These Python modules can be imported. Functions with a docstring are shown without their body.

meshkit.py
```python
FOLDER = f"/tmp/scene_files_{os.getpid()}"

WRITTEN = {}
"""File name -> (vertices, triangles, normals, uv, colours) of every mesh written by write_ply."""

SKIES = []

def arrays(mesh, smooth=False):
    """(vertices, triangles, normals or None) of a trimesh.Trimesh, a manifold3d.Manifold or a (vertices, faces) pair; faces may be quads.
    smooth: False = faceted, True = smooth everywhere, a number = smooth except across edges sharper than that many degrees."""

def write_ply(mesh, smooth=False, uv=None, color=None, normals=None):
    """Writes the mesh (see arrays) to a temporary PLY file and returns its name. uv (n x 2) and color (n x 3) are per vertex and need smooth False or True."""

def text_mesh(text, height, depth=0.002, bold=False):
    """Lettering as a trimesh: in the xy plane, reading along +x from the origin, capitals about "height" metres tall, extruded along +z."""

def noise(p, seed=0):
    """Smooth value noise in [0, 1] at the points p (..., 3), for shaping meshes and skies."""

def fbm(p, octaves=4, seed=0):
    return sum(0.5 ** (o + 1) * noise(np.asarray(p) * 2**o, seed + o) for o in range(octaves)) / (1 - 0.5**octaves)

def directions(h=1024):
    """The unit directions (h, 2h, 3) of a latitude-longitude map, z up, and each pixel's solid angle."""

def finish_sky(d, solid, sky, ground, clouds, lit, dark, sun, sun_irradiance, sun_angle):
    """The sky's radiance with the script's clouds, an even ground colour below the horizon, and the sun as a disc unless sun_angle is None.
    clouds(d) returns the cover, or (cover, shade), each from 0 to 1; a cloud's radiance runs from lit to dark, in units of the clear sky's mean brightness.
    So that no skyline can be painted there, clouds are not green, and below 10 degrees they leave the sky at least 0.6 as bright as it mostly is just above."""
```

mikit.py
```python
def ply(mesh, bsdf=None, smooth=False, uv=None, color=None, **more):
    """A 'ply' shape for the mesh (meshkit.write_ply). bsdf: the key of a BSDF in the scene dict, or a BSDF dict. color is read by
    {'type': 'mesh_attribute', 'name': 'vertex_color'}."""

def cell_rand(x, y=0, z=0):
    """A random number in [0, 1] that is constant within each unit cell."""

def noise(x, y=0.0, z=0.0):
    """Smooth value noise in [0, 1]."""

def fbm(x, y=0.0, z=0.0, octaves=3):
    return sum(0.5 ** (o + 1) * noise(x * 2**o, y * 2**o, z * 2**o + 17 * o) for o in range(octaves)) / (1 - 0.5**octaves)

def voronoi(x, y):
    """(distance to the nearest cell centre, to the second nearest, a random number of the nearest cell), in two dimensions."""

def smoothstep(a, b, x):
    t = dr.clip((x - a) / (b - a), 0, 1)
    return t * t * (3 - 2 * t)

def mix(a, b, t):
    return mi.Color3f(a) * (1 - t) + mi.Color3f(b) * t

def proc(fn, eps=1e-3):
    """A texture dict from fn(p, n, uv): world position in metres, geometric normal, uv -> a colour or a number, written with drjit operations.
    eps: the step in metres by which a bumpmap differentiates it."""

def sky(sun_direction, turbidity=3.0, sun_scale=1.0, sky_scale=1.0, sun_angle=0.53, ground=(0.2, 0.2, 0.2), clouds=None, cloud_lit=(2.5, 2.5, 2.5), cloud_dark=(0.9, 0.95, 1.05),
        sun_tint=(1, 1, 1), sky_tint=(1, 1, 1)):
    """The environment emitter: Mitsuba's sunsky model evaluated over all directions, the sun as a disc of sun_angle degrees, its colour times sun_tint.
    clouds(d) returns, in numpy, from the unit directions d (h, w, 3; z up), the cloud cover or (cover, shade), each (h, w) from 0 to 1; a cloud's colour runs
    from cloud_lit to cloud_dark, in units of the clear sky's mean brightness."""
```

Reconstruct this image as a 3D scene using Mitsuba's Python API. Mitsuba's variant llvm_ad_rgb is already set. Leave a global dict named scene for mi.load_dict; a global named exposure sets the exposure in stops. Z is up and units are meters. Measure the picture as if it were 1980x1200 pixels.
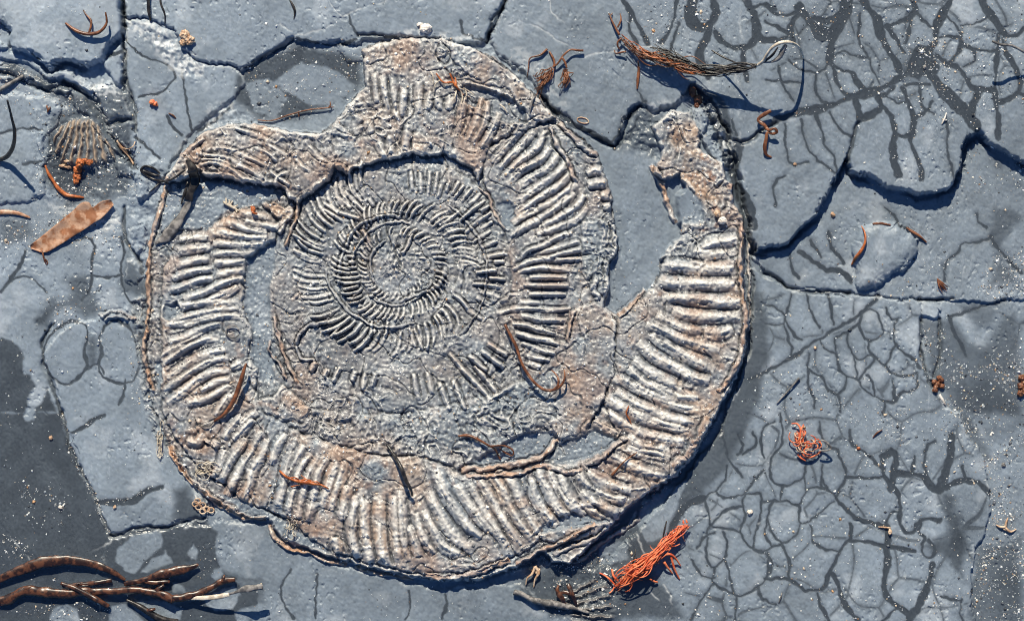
import math
import numpy as np
import trimesh
import shapely
import mitsuba as mi
import mikit
import meshkit
from scipy import ndimage
from scipy.spatial import cKDTree

# ---------------------------------------------------------------- camera, sky, exposure
S = 0.0005                      # metres per plan unit ("u"): the plan is 1980 u x 1200 u, about 0.99 m x 0.60 m of shore
CX, CY, CAM = 990.0, 600.0, 2.6
T = mi.ScalarTransform4f
scene = {'type': 'scene'}
labels = {}
scene['camera'] = {'type': 'perspective', 'fov_axis': 'x', 'fov': 2 * math.degrees(math.atan(990 * S / CAM)), 'near_clip': 0.1, 'far_clip': 30.0,
                   'to_world': T().look_at(origin=[0, 0, CAM], target=[0, 0, 0], up=[0, 1, 0])}
EL = math.radians(40)
SUN = (-0.16 * math.cos(EL), 0.987 * math.cos(EL), math.sin(EL))
scene['sky'] = mikit.sky(SUN, turbidity=3, sun_tint=(0.88, 1.0, 1.13), sky_tint=(0.72, 1.0, 1.3), sky_scale=0.38)
exposure = 2.25

# ---------------------------------------------------------------- materials
def rgb(*c): return {'type': 'rgb', 'value': list(c)}
def princ(color, rough, **k): return {'type': 'twosided', 'bsdf': {'type': 'principled', 'base_color': color, 'roughness': rough, **k}}
VC = {'type': 'mesh_attribute', 'name': 'vertex_color'}
def wet_rough(p, n, uv): return mikit.mix((0.5,) * 3, (0.22,) * 3, uv.x)
def wet_spec(p, n, uv): return mikit.mix((0.32,) * 3, (0.5,) * 3, uv.x)
scene['rock_material'] = princ(VC, mikit.proc(wet_rough), specular=0.4)
scene['fossil_material'] = princ(VC, 0.42, specular=0.5)
scene['grain_material'] = princ(VC, 0.35, specular=0.5)
def mottled(a, b, f):
    def fn(p, n, uv):
        return mikit.mix(a, b, mikit.smoothstep(0.35, 0.65, mikit.fbm(p.x * f, p.y * f, p.z * f)))
    return mikit.proc(fn)
scene['brown_weed'] = princ(mottled((0.10, 0.035, 0.016), (0.22, 0.085, 0.04), 220), 0.38, specular=0.5)
scene['black_weed'] = princ(mottled((0.012, 0.011, 0.012), (0.04, 0.035, 0.033), 250), 0.35, specular=0.5)
scene['wet_weed'] = princ(mottled((0.022, 0.010, 0.008), (0.105, 0.042, 0.022), 300), 0.34, specular=0.6)
scene['orange_weed'] = princ(mottled((0.55, 0.085, 0.028), (0.72, 0.2, 0.085), 260), 0.55)
scene['rust_weed'] = princ(mottled((0.3, 0.075, 0.02), (0.48, 0.14, 0.04), 260), 0.4)
scene['pale_weed'] = princ(mottled((0.45, 0.38, 0.3), (0.7, 0.62, 0.52), 200), 0.5)
scene['grey_weed'] = princ(mottled((0.09, 0.085, 0.085), (0.26, 0.24, 0.23), 260), 0.6)
scene['tan_shell'] = princ(mottled((0.42, 0.25, 0.15), (0.62, 0.46, 0.33), 260), 0.5)
scene['white_shell'] = princ(mottled((0.6, 0.52, 0.45), (0.78, 0.72, 0.66), 260), 0.5)
scene['blade_weed'] = princ(mottled((0.30, 0.125, 0.06), (0.50, 0.31, 0.21), 210), 0.42, specular=0.5)
scene['water'] = {'type': 'thindielectric', 'int_ior': 1.33}

# ---------------------------------------------------------------- helpers
STEP = 1.65
xs = np.arange(-66, 2046 + STEP, STEP)
ys = np.arange(-66, 1266 + STEP, STEP)
NX, NY = len(xs), len(ys)
X, Y = np.meshgrid(xs, ys)
TILES = {}
def noise(x, y, f, seed):
    """smooth lattice noise about 0, roughly -1..1; f = size of a cell in u"""
    if seed not in TILES:
        TILES[seed] = ndimage.spline_filter(np.random.default_rng(seed).uniform(-1, 1, (128, 128)), order=3, mode='grid-wrap')
    x, y = np.asarray(x), np.asarray(y)
    ca, sa = math.cos(seed * 1.7), math.sin(seed * 1.7)
    x, y = x * ca - y * sa, x * sa + y * ca
    return ndimage.map_coordinates(TILES[seed], [np.asarray(y) / f + 40.3, np.asarray(x) / f + 40.7], order=3, mode='grid-wrap', prefilter=False)
def fbm(x, y, f, seed, octaves=4, gain=0.5):
    return sum(gain ** o * noise(x, y, f / 2 ** o, seed + o) for o in range(octaves)) / sum(gain ** o for o in range(octaves))
def sst(a, b, x):
    t = np.clip((x - a) / (b - a), 0, 1)
    return t * t * (3 - 2 * t)
def ridge(x, y, f, seed): return 1 - np.abs(noise(x, y, f, seed)) * 2

# the plan is read through a slight wobble so that no traced edge is straight
WX = X + 2.6 * fbm(X, Y, 26, 11, 3) + 1.6 * noise(X, Y, 7, 15)
WY = Y + 2.6 * fbm(X, Y, 26, 21, 3) + 1.6 * noise(X, Y, 7, 25)

chip = lambda v, n: (np.floor(v * n) + 0.5) / n
JX, JY = WX + 9 * chip(fbm(X, Y, 38, 16, 2), 3), WY + 9 * chip(fbm(X, Y, 38, 26, 2), 3)   # angular, for broken ledges

RX, RY = X + 1.8 * noise(X, Y, 70, 17) + 0.5 * noise(X, Y, 14, 18), Y + 1.8 * noise(X, Y, 70, 27) + 0.5 * noise(X, Y, 14, 28)      # calmer, for ribs
def window(p, m):
    lo, hi = p.min(0) - m - 6, p.max(0) + m + 6
    i0, i1 = np.clip(np.searchsorted(ys, [lo[1], hi[1]]), 0, NY)
    j0, j1 = np.clip(np.searchsorted(xs, [lo[0], hi[0]]), 0, NX)
    return slice(i0, i1), slice(j0, j1)
def dense(p, step=1.5, closed=False):
    p = np.asarray(p, float)
    if closed: p = np.vstack([p, p[:1]])
    l = np.r_[0, np.cumsum(np.hypot(*np.diff(p, axis=0).T))]
    t = np.linspace(0, l[-1], max(int(l[-1] / step), 3))
    return np.c_[np.interp(t, l, p[:, 0]), np.interp(t, l, p[:, 1])], t / l[-1]
def spline(p, n=40):
    """Catmull-Rom through the points (any dimension)"""
    p = np.asarray(p, float)
    if len(p) < 3:
        return p[0] + (p[-1] - p[0]) * np.linspace(0, 1, n)[:, None]
    l = np.r_[0, np.cumsum(np.linalg.norm(np.diff(p[:, :2], axis=0), axis=1) + 1e-6)]
    m = np.gradient(p, l, axis=0)
    t = np.linspace(0, l[-1], n)
    k = np.clip(np.searchsorted(l, t, side='right') - 1, 0, len(p) - 2)
    h = (l[k + 1] - l[k])[:, None]
    u = ((t - l[k])[:, None]) / h
    return (2 * u**3 - 3 * u**2 + 1) * p[k] + (u**3 - 2 * u**2 + u) * h * m[k] + (-2 * u**3 + 3 * u**2) * p[k + 1] + (u**3 - u**2) * h * m[k + 1]
def inside(poly, m=0, reach=40, warp=True):
    """(window, signed distance in u: positive inside) of a polygon"""
    p = np.asarray(poly, float)
    w = window(p, m)
    x, y = (JX[w], JY[w]) if warp == 'jag' else (WX[w], WY[w]) if warp else (X[w], Y[w])
    g = shapely.Polygon(p).buffer(0)
    shapely.prepare(g)
    ins = shapely.contains_xy(g, x, y)
    d = cKDTree(dense(p, 1.5, True)[0]).query(np.c_[x.ravel(), y.ravel()], distance_upper_bound=reach)[0].reshape(x.shape)
    d = np.minimum(d, reach)
    return w, np.where(ins, d, -d)
def along(line, m, warp=True, smooth=True):
    """(window, distance, parameter 0..1) of a line"""
    p = np.asarray(line, float)
    if smooth and len(p) > 2: p = spline(p, 8 * len(p))
    w = window(p, m)
    x, y = (RX[w], RY[w]) if warp == 'calm' else (WX[w], WY[w]) if warp else (X[w], Y[w])
    q, t = dense(p, 1.2)
    d, k = cKDTree(q).query(np.c_[x.ravel(), y.ravel()], distance_upper_bound=m)
    ok = k < len(q)
    return w, np.where(ok, d, m).reshape(x.shape), np.where(ok, t[np.minimum(k, len(q) - 1)], 0).reshape(x.shape)
def read(ox, oy, s, text):
    """lines of 'key|x,y x,y ...' measured on an enlarged plan sheet with corner (ox, oy) and scale s"""
    out = []
    for line in text.strip().split('\n'):
        key, pts = line.split('|')
        out.append((key.strip(), np.array([[float(v) for v in q.split(',')] for q in pts.split()]) / s + (ox, oy)))
    return out
def pts(text): return np.array([[float(v) for v in q.split(',')] for q in text.split()])

# ================================================================ THE ROCK SHELF
# broad lie of the rock, in u of height
ctrl = np.array([(0,0,0),(600,0,0),(1200,100,0),(1980,0,0),(2050,400,-30),(1700,500,-30),(1480,560,-30),(1460,750,-28),(1390,900,-30),(1250,1000,-30),(1100,1120,-24),
                 (900,1160,-18),(600,1100,-13),(400,1030,-10),(250,900,-6),(100,500,-5),(250,400,-3),(1700,900,-27),(2050,900,-34),(1600,1250,-27),(1200,350,-2),(1300,500,-4),
                 (100,900,-10),(0,1200,-12),(560,180,-6),(1420,260,-6),(1440,400,-16),(1460,470,-22),(100,330,-6),(1800,100,0),(1560,330,-30),(1800,330,-30),(700,600,-2),(-60,-60,0),(2050,1250,-34)], float)
gx, gy = np.meshgrid(np.linspace(-70, 2050, 90), np.linspace(-70, 1270, 60))
wsum = hsum = 0
for cx, cy, ch in ctrl:
    w_ = 1 / (np.hypot(gx - cx, gy - cy) + 20) ** 3.2
    wsum, hsum = wsum + w_, hsum + w_ * ch
coarse = ndimage.gaussian_filter(hsum / wsum, 1.0)
H = ndimage.map_coordinates(coarse, [(Y + 70) / 1340 * 59, (X + 70) / 2120 * 89], order=1)
H += 2.2 * fbm(X, Y, 150, 31, 2)
WET_SHADE = np.zeros_like(H)            # 0 dry .. 1 wet, dark rock; one rim band also paints shade
ROUGH = np.zeros_like(H)          # extra broken texture
LAB = np.zeros(H.shape, np.int32)
LIT_WEAR = np.zeros_like(H)           # chipped slab edges, paled to paint in sun on them
NAMES = ['rock_platform__base']
def new_label(name):
    NAMES.append(name)
    return len(NAMES) - 1

def raise_slab(poly, dh, r, tilt=(0, 0), label=None, level=None):
    """a layer of rock dh thick over the polygon, its edge rounded over r"""
    w, d = inside(poly, 6, max(r, 6) + 20, 'jag')
    e = np.clip((d + 1.5) / (r + 1.5), 0, 1)
    prof = np.sqrt(np.clip(1 - (1 - e) ** 2, 0, 1))
    p = np.asarray(poly, float)
    c = p.mean(0)
    t = dh + (X[w] - c[0]) * tilt[0] + (Y[w] - c[1]) * tilt[1]
    if level is not None: t = level + 1.6 * fbm(X[w], Y[w], 130, 33, 2) - H[w]
    H[w] += t * prof
    if r < 20: LIT_WEAR[w] = np.maximum(LIT_WEAR[w], np.exp(-((d - 1.5) / 2.6) ** 2) * sst(-0.1, 0.5, fbm(X[w], Y[w], 22, 35, 3)))
    if dh > 20: H[w] -= 13 * np.exp(-((d + 5) / 4.0) ** 2) * sst(-0.6, 0.2, noise(X[w], Y[w], 45, 34))     # undercut foot of the ledge
    if label: LAB[w][d > -0.5] = new_label(label)

SLABS = [
 # upper left corner
 ('slab', pts('-80,105 40,118 100,148 150,170 177,178 175,165 130,136 95,128 60,105 26,90 -80,60'), 7, 4),
 ('slab', pts('-80,-80 237,-80 238,60 216,84 206,124 175,131 120,118 95,128 60,105 26,90 28,62 0,45 -80,30'), 26, 8),
 ('stone', pts('218,82 240,78 241,165 228,160 206,128'), 11, 6),
 ('stone', pts('175,172 215,162 238,178 250,222 214,240 190,205'), 11, 9),
 ('stone', pts('214,252 244,236 260,240 258,290 240,285'), 9, 8),
 ('slab', pts('245,34 290,41 335,68 355,98 385,119 440,135 465,138 468,160 450,185 410,225 366,262 345,300 322,335 300,372 266,395 254,330 262,262 259,190 243,165'), 7, 6),
 ('slab', pts('-80,185 88,188 120,215 108,240 88,262 84,320 92,372 60,392 -80,396'), 6, 8),
 ('stone', pts('222,316 242,306 262,320 256,342 232,338'), 7, 7),
 ('stone', pts('92,132 132,142 176,178 170,188 126,162 86,140'), 7, 3), ('stone', pts('128,168 165,190 205,232 236,270 252,306 240,312 214,276 176,236 132,186'), 6, 3), ('stone', pts('-80,118 20,128 60,150 30,158 -80,140'), 6, 3), ('stone', pts('60,152 104,160 134,178 124,188 92,176'), 8, 3), ('stone', pts('0,48 24,62 22,84 -10,96 -40,70'), 8, 5),
 ('stone', pts('80,250 96,262 100,300 84,318 74,290'), 5, 5), ('stone', pts('262,330 282,345 290,385 270,398 258,370'), 6, 5), ('stone', pts('250,440 278,430 285,470 268,490 250,480'), 6, 5), ('stone', pts('240,505 262,500 275,530 262,552 244,545'), 5, 5), ('stone', pts('1335,210 1352,200 1368,225 1362,262 1345,250'), 9, 3), ('stone', pts('1362,262 1382,258 1400,300 1396,322 1376,300'), 8, 3),
 # top centre
 ('slab', pts('243,-80 243,28 290,38 335,65 355,95 385,115 440,130 465,133 500,116 520,106 567,76 613,84 653,89 690,77 700,70 750,70 790,73 833,77 870,83 917,87 940,80 953,37 980,0 982,-80'), 12, 5),
 ('stone', pts('652,92 690,80 708,92 705,112 668,116'), 5, 8),
 ('stone', pts('1340,215 1365,205 1395,240 1420,290 1415,330 1390,320 1370,280'), 5, 10),
 # the high shelf on the right and what lies below it
 ('slab', pts('1462,500 1500,531 1530,559 1580,563 1650,567 1780,577 1830,579 2060,578 2060,-200 1440,-200 1424,150 1430,280 1438,380 1452,440'), 6, 3),
 ('shelf', pts('985,-80 985,0 958,37 948,82 965,112 1000,130 1040,175 1075,212 1110,245 1180,276 1197,262 1215,215 1236,200 1266,213 1296,209 1328,180 1336,160 1344,158 1372,200 1405,240 1422,300 1436,370 1450,430 1464,488 1520,468 1566,430 1605,360 1636,300 1652,328 1690,350 1740,364 1780,378 1850,358 1862,330 1868,292 1887,250 1906,271 1936,291 1980,316 2060,335 2060,-80'), 22, 6),
 ('stone', pts('1662,442 1700,432 1745,436 1774,462 1774,490 1752,515 1722,530 1690,552 1664,560 1655,545 1652,490'), 19, 24),
 ('slab', pts('1458,520 1530,562 1650,571 1785,582 1786,640 1790,720 1830,790 1856,800 1890,870 1920,950 1922,1015 1890,1062 1880,1110 1896,1280 1100,1280 1150,1110 1300,960 1400,820 1452,680'), 8, 4),
 ('stone', pts('1787,583 1815,582 1824,602 1820,616 1787,614'), 6, 4),
 # lower left
 ('slab', pts('85,690 110,640 180,618 282,606 285,740 310,830 332,880 385,960 400,1003 300,1018 216,1034 175,960 135,850 108,760'), 4, 3),
 ('slab', pts('216,1040 300,1026 400,1012 520,1010 560,1060 700,1110 860,1140 1000,1135 1080,1190 1080,1280 216,1280 180,1120'), 3, 5),
]
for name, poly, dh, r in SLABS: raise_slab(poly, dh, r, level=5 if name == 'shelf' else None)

# joints and veins: key = width (of the enlarged sheet); '!' = open crack, '-' = hairline
CRACKS = []
CRACKS += read(1480, 0, 3, '''
40|560,0 600,50 640,110 660,190 700,280 750,350 780,410 790,440
35|60,700 200,650 330,625 420,600 500,560 600,540 700,500 790,440 850,410
50|960,430 1010,500 1060,560 1120,620 1180,680 1215,745
90|850,410 900,330 960,400
40|1070,0 1030,90 990,170 980,250 900,330
50|200,50 260,130 330,200 390,230
45|470,0 460,80 430,150 390,230 380,300 370,360
25|370,360 400,410 415,480 450,540 490,560
12|370,360 340,400 295,430 290,480 300,540 330,590 380,610
25|440,410 490,420 530,480 570,535
12|370,360 440,410
9|295,430 250,420 190,400 130,350
22|520,580 540,640 545,690
28|545,690 620,660 670,620 660,570 680,560 740,510
28|680,620 730,680 745,760 740,850 745,930 770,1010
20|750,780 830,790 860,780
18|790,510 820,580 850,660 860,740 840,830 870,900 895,970 900,1040
9|700,560 750,595 810,595
10|890,490 895,560 930,640 975,660
12|800,490 890,490 950,490
12|860,690 930,650 970,600
6|550,80 545,180 540,240 580,310 620,400 660,490
20|700,150 760,230 800,310
20|700,150 780,130 840,100 870,60 850,0
10|840,100 830,200 810,250
12|870,60 920,130 980,170
12|1030,90 1090,130 1130,200 1130,280 1090,340 1050,370
8|1130,150 1220,140 1280,110
15|1000,220 1050,215 1120,220
38|1250,0 1290,80 1340,140 1390,210
18|1350,200 1345,300 1330,420 1335,560 1345,680 1350,800
10|1140,260 1200,290 1290,300 1340,300
10|1200,290 1210,350 1150,390
22|1000,330 1050,370 1110,390 1150,440 1200,510 1240,520 1320,520
30|1240,520 1210,600 1200,700
18|1350,600 1440,560 1470,520 1460,420 1400,320 1370,230
18|1470,540 1500,560
25|1390,210 1450,210 1500,170
8|1050,700 1050,850 1070,960 1090,1050
6|370,650 420,740 500,800
6|290,660 320,760 350,850 400,910 410,1000
6|210,690 220,800 280,900 400,1000
5|110,720 125,900 150,950 250,940
4|60,1190 60,1050 110,1020
12|0,40 60,80 140,85 190,60
15|0,130 50,150 130,190 160,240
28|190,80 150,140 150,200 160,240
10|0,235 90,230 130,210
28|270,100 340,120 440,90
9|390,340 440,300 520,330 600,340
!9|535,715 510,790 495,860 475,930
8|75,390 90,470 160,590
6|0,470 80,470 200,480
''')
CRACKS += read(1480, 400, 3, '''
6|0,565 50,580 100,610 130,640
8|0,680 80,690 115,680 130,640
8|155,500 140,570 130,640 150,710 190,760 220,770
8|115,690 140,770 160,830 150,870
14|-80,1000 0,960 100,905 230,830 320,765 430,700 530,640 600,580 665,520
5|250,510 265,600 300,660 320,700
5|370,510 390,600 400,680
8|560,640 590,600 640,600 680,670 690,720 640,770 600,770 555,700 560,640
10|700,580 740,650 770,650
9|420,760 490,720 550,680
8|490,720 480,780 520,860 540,880 620,860
9|600,770 610,830 640,870 700,910 740,840 760,790
11|770,650 750,720 755,780 800,840 880,890 905,940
10|700,910 720,950 790,980 890,970
8|620,860 640,880 600,940 550,1000
8|520,860 530,940 540,990
8|405,770 420,880 450,960 500,990 540,1000 580,1060 620,1090 640,1100
8|320,765 330,800 400,850 420,860
8|260,850 250,930 290,970 350,1000 370,1060 430,1090 440,1190
8|640,1100 620,1000 600,980
9|640,1100 700,1130 760,1120 800,1070 880,1060 890,980
5|250,940 260,1050 290,1110 290,1170
8|430,1090 470,1040 480,990
8|760,1120 740,1000
8|700,1130 690,1200
8|150,270 160,350 200,410
10|270,190 310,260 330,290
15|370,150 390,230 440,290 460,330
20|200,260 300,330 370,370 420,370 480,410 500,430
8|1050,430 1060,330 1130,260 1150,220 1260,200 1320,180
14|1330,170 1370,250 1400,280 1430,320 1500,380
8|700,0 760,50 790,110 830,120
5|1240,30 1250,80 1300,120
!7|0,385 60,400 120,450 200,485 350,490 500,495
!5|900,535 1000,540 1100,530
10|1080,640 1150,620 1250,580 1400,540
!10|915,640 912,760 920,880 940,960 980,1050
!9|1020,650 1030,760 1020,900 990,990
14|1090,650 1110,740 1150,800 1180,860
''')
CRACKS += read(1480, 800, 3, '''
10|0,510 50,510 120,510 200,535 225,490 260,440 330,430 380,445 420,490
8|90,0 90,200 50,250 35,310 60,400 110,420 190,395 230,370 240,300
7|110,420 95,500
8|235,380 245,440
8|340,300 335,420
7|320,50 330,130 370,190 420,210
7|370,440 340,380
10|420,210 450,280 480,370 440,430 420,490
11|480,375 600,370 700,365
10|500,100 510,180 560,210 620,250 660,300 690,320
16|690,260 690,320 700,360 720,400 770,450 790,550 790,640 820,690 870,690 890,640 960,610 1020,620
26|770,250 760,340 850,350 930,370 980,430 1020,450
18|870,250 860,340
22|690,250 760,230 770,250
22|740,220 760,240 750,370 730,440
14|930,230 950,180 990,160
10|935,240 930,300 960,390
38|1090,130 1080,230 1060,330 1020,440
26|1060,430 1110,400 1190,390 1250,410 1310,470
14|1150,310 1170,370
18|420,490 480,560 540,610 640,640 720,660
17|500,635 500,720 440,800 400,880 370,930 350,1010 240,1030
19|500,740 600,750 720,770 830,795 880,800
27|720,660 715,770 715,850 700,950 700,1020 730,1080 800,1140 850,1180
32|980,880 960,960 930,1050 890,1140 850,1180 840,1260
13|715,640 740,580 790,565
6|205,540 210,640 270,620 330,570 410,510
8|210,640 190,700 100,755
8|270,650 280,740 330,780 430,800
8|100,755 50,770 0,810
6|20,600 40,530 50,510
7|20,600 40,680 100,750
11|100,760 140,850 145,960
5|20,810 20,960
14|0,965 145,965 240,1030
14|310,1050 340,1140 370,1190 380,1260
20|390,930 430,990 460,1090 540,1200
14|660,1230 700,1200 740,1150 790,1130
12|910,640 900,690 940,730 920,760 950,830 980,830 985,760 960,735
8|1150,1080 1140,1170 1160,1220
8|1020,1060 1140,1090
''')
CRACKS += read(1000, 800, 3, '''
8|1185,60 1200,150 1240,280 1310,370
8|1220,300 1210,380 1150,450
8|1290,120 1320,200 1280,240
8|1370,100 1390,180 1310,240
8|1490,40 1430,90 1420,190 1440,260
10|1150,450 1190,480 1310,470 1380,390 1440,320
8|1150,450 1105,480 1110,580 1130,650
8|1330,470 1310,500 1330,590 1300,690 1370,780 1390,690 1420,560 1420,470 1330,470
6|1130,650 1180,590 1250,550 1310,540
8|1130,660 1260,680 1300,690
30|950,590 980,540 1080,500
40|900,680 940,600 960,540
6|1100,690 1130,650
6|1050,790 1110,700 1150,690
8|1110,720 1100,830 1140,890 1200,850 1220,740 1200,690
8|1010,850 1080,940 1150,950
8|1150,900 1140,980 1160,1000 1260,1050
9|1260,1050 1280,1060 1370,1020 1450,960 1480,880 1450,820 1380,790
8|1215,860 1240,950 1260,1050
8|1280,1060 1270,1200
9|1140,990 1080,1070 1010,1190
8|1400,1000 1420,1070 1500,1110
6|1460,600 1450,700 1480,780
-4|660,630 690,690 710,740 740,810
-3|770,1030 830,1100 880,1180
-3|500,775 560,730 620,690 680,600 740,500
-3|850,990 890,1060 900,1130 880,1190
-3|600,690 640,740 660,770
-3|1180,30 1190,110 1170,160
-3|1400,640 1500,560
''')
CRACKS += read(1000, 0, 3, '''
18|610,0 650,60 680,110 720,190 760,260
14|660,80 650,180 700,260
15|930,0 910,100 880,180 840,250
12|940,130 920,200 890,290
30|1130,130 1090,240 1060,300 1070,370 1110,450
40|1020,0 1000,100 1060,160 1130,130 1150,60 1140,0
28|1150,190 1200,250 1310,280 1360,260 1390,180 1360,60 1320,0
20|1310,290 1310,360 1330,470
26|1390,200 1420,240 1490,240
18|1340,60 1440,30 1500,60
-3|10,120 150,170 240,240 330,280
-3|190,0 200,60 270,130
-3|380,330 560,300 780,270
8|700,530 740,600 780,670
14|540,830 590,780 620,700 690,640 740,590
20|130,560 200,640 290,690 350,730 430,770 480,800 540,830 570,860
8|570,870 660,780 700,680
!6|1200,790 1280,820 1350,815 1400,770 1450,740 1500,710
36|1280,820 1290,920 1260,1000 1270,1060 1310,1130 1350,1200 1370,1300
14|1240,690 1270,780
''')
CRACKS += read(0, 400, 3, '''
12|150,250 120,330 60,420 0,490
6|60,430 140,400 240,470 270,500
12|440,200 520,180 550,230 530,310 530,390 520,470 470,540
8|540,400 640,405 700,390
10|700,180 720,250 700,330 700,390 720,500 760,560
!8|290,690 240,800 250,860 250,920 280,1000 310,1080 340,1160 355,1210
10|330,700 420,660 500,690 510,760 490,830 500,930 440,1000 390,1030 290,980 250,880 270,780 330,700
10|600,690 660,660 740,690 790,800 800,950 770,1010 730,1020 570,950 590,840 580,760 600,690
8|500,930 560,910 600,960
7|390,1030 470,980 520,930
5|720,1000 710,1100 680,1150
!7|720,0 725,180 745,230 790,290 830,380
''')
CRACKS += read(0, 800, 3, '''
!8|355,0 385,100 400,200 460,320 520,430 570,550 630,680 650,710
!7|650,710 690,700 760,670 860,655 960,660 1000,650 1100,620 1190,610
18|420,110 500,60 600,10
38|560,510 650,510 760,490 850,440 940,420
10|1000,870 980,800
5|1250,870 1290,930 1370,960
-4|520,800 600,760 650,730
-4|0,640 80,740 170,840
''')
CRACKS += read(0, 0, 3, '''
!11|718,0 722,120 712,220 722,320 726,420 725,520
12|640,330 680,310 720,300
!9|730,470 760,560 785,650 780,760
8|720,220 780,280 850,330 960,370
5|960,370 1020,440 960,520 800,560
5|1060,400 1080,560 1110,750
7|1350,600 1240,700 1150,760
6|970,680 1010,750 1060,790
8|790,800 870,870 930,920
10|640,740 720,700 770,690
!24|360,480 480,540 560,640 630,760 700,850 775,960
!12|0,420 60,430 150,480 260,520 360,490
8|0,770 110,750 250,750
6|130,950 240,940
''')
CRACKS += read(500, 0, 3, '''
-4|190,215 350,180 520,90 640,40 760,0
8|520,95 550,160 575,205
-3|410,0 440,60 490,100
-3|130,140 200,190
!7|1440,0 1410,60 1360,110 1345,180 1322,240
6|1170,120 1190,200 1250,220
!6|0,345 60,315 200,225
10|230,230 340,250 460,265 560,232
!9|575,208 640,205 750,210 870,222 1000,232 1110,250
8|1250,225 1320,240
''')
CRACKS += read(500, 800, 3, '''
6|190,900 140,980 130,1060 200,1190
6|340,930 330,1050 330,1190
6|870,1020 880,1100 850,1190
9|1080,1050 1090,1100 1060,1190
''')
VEIN = np.zeros_like(H)
EDGE = np.full(H.shape, 30.0)      # distance to the nearest joint
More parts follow.
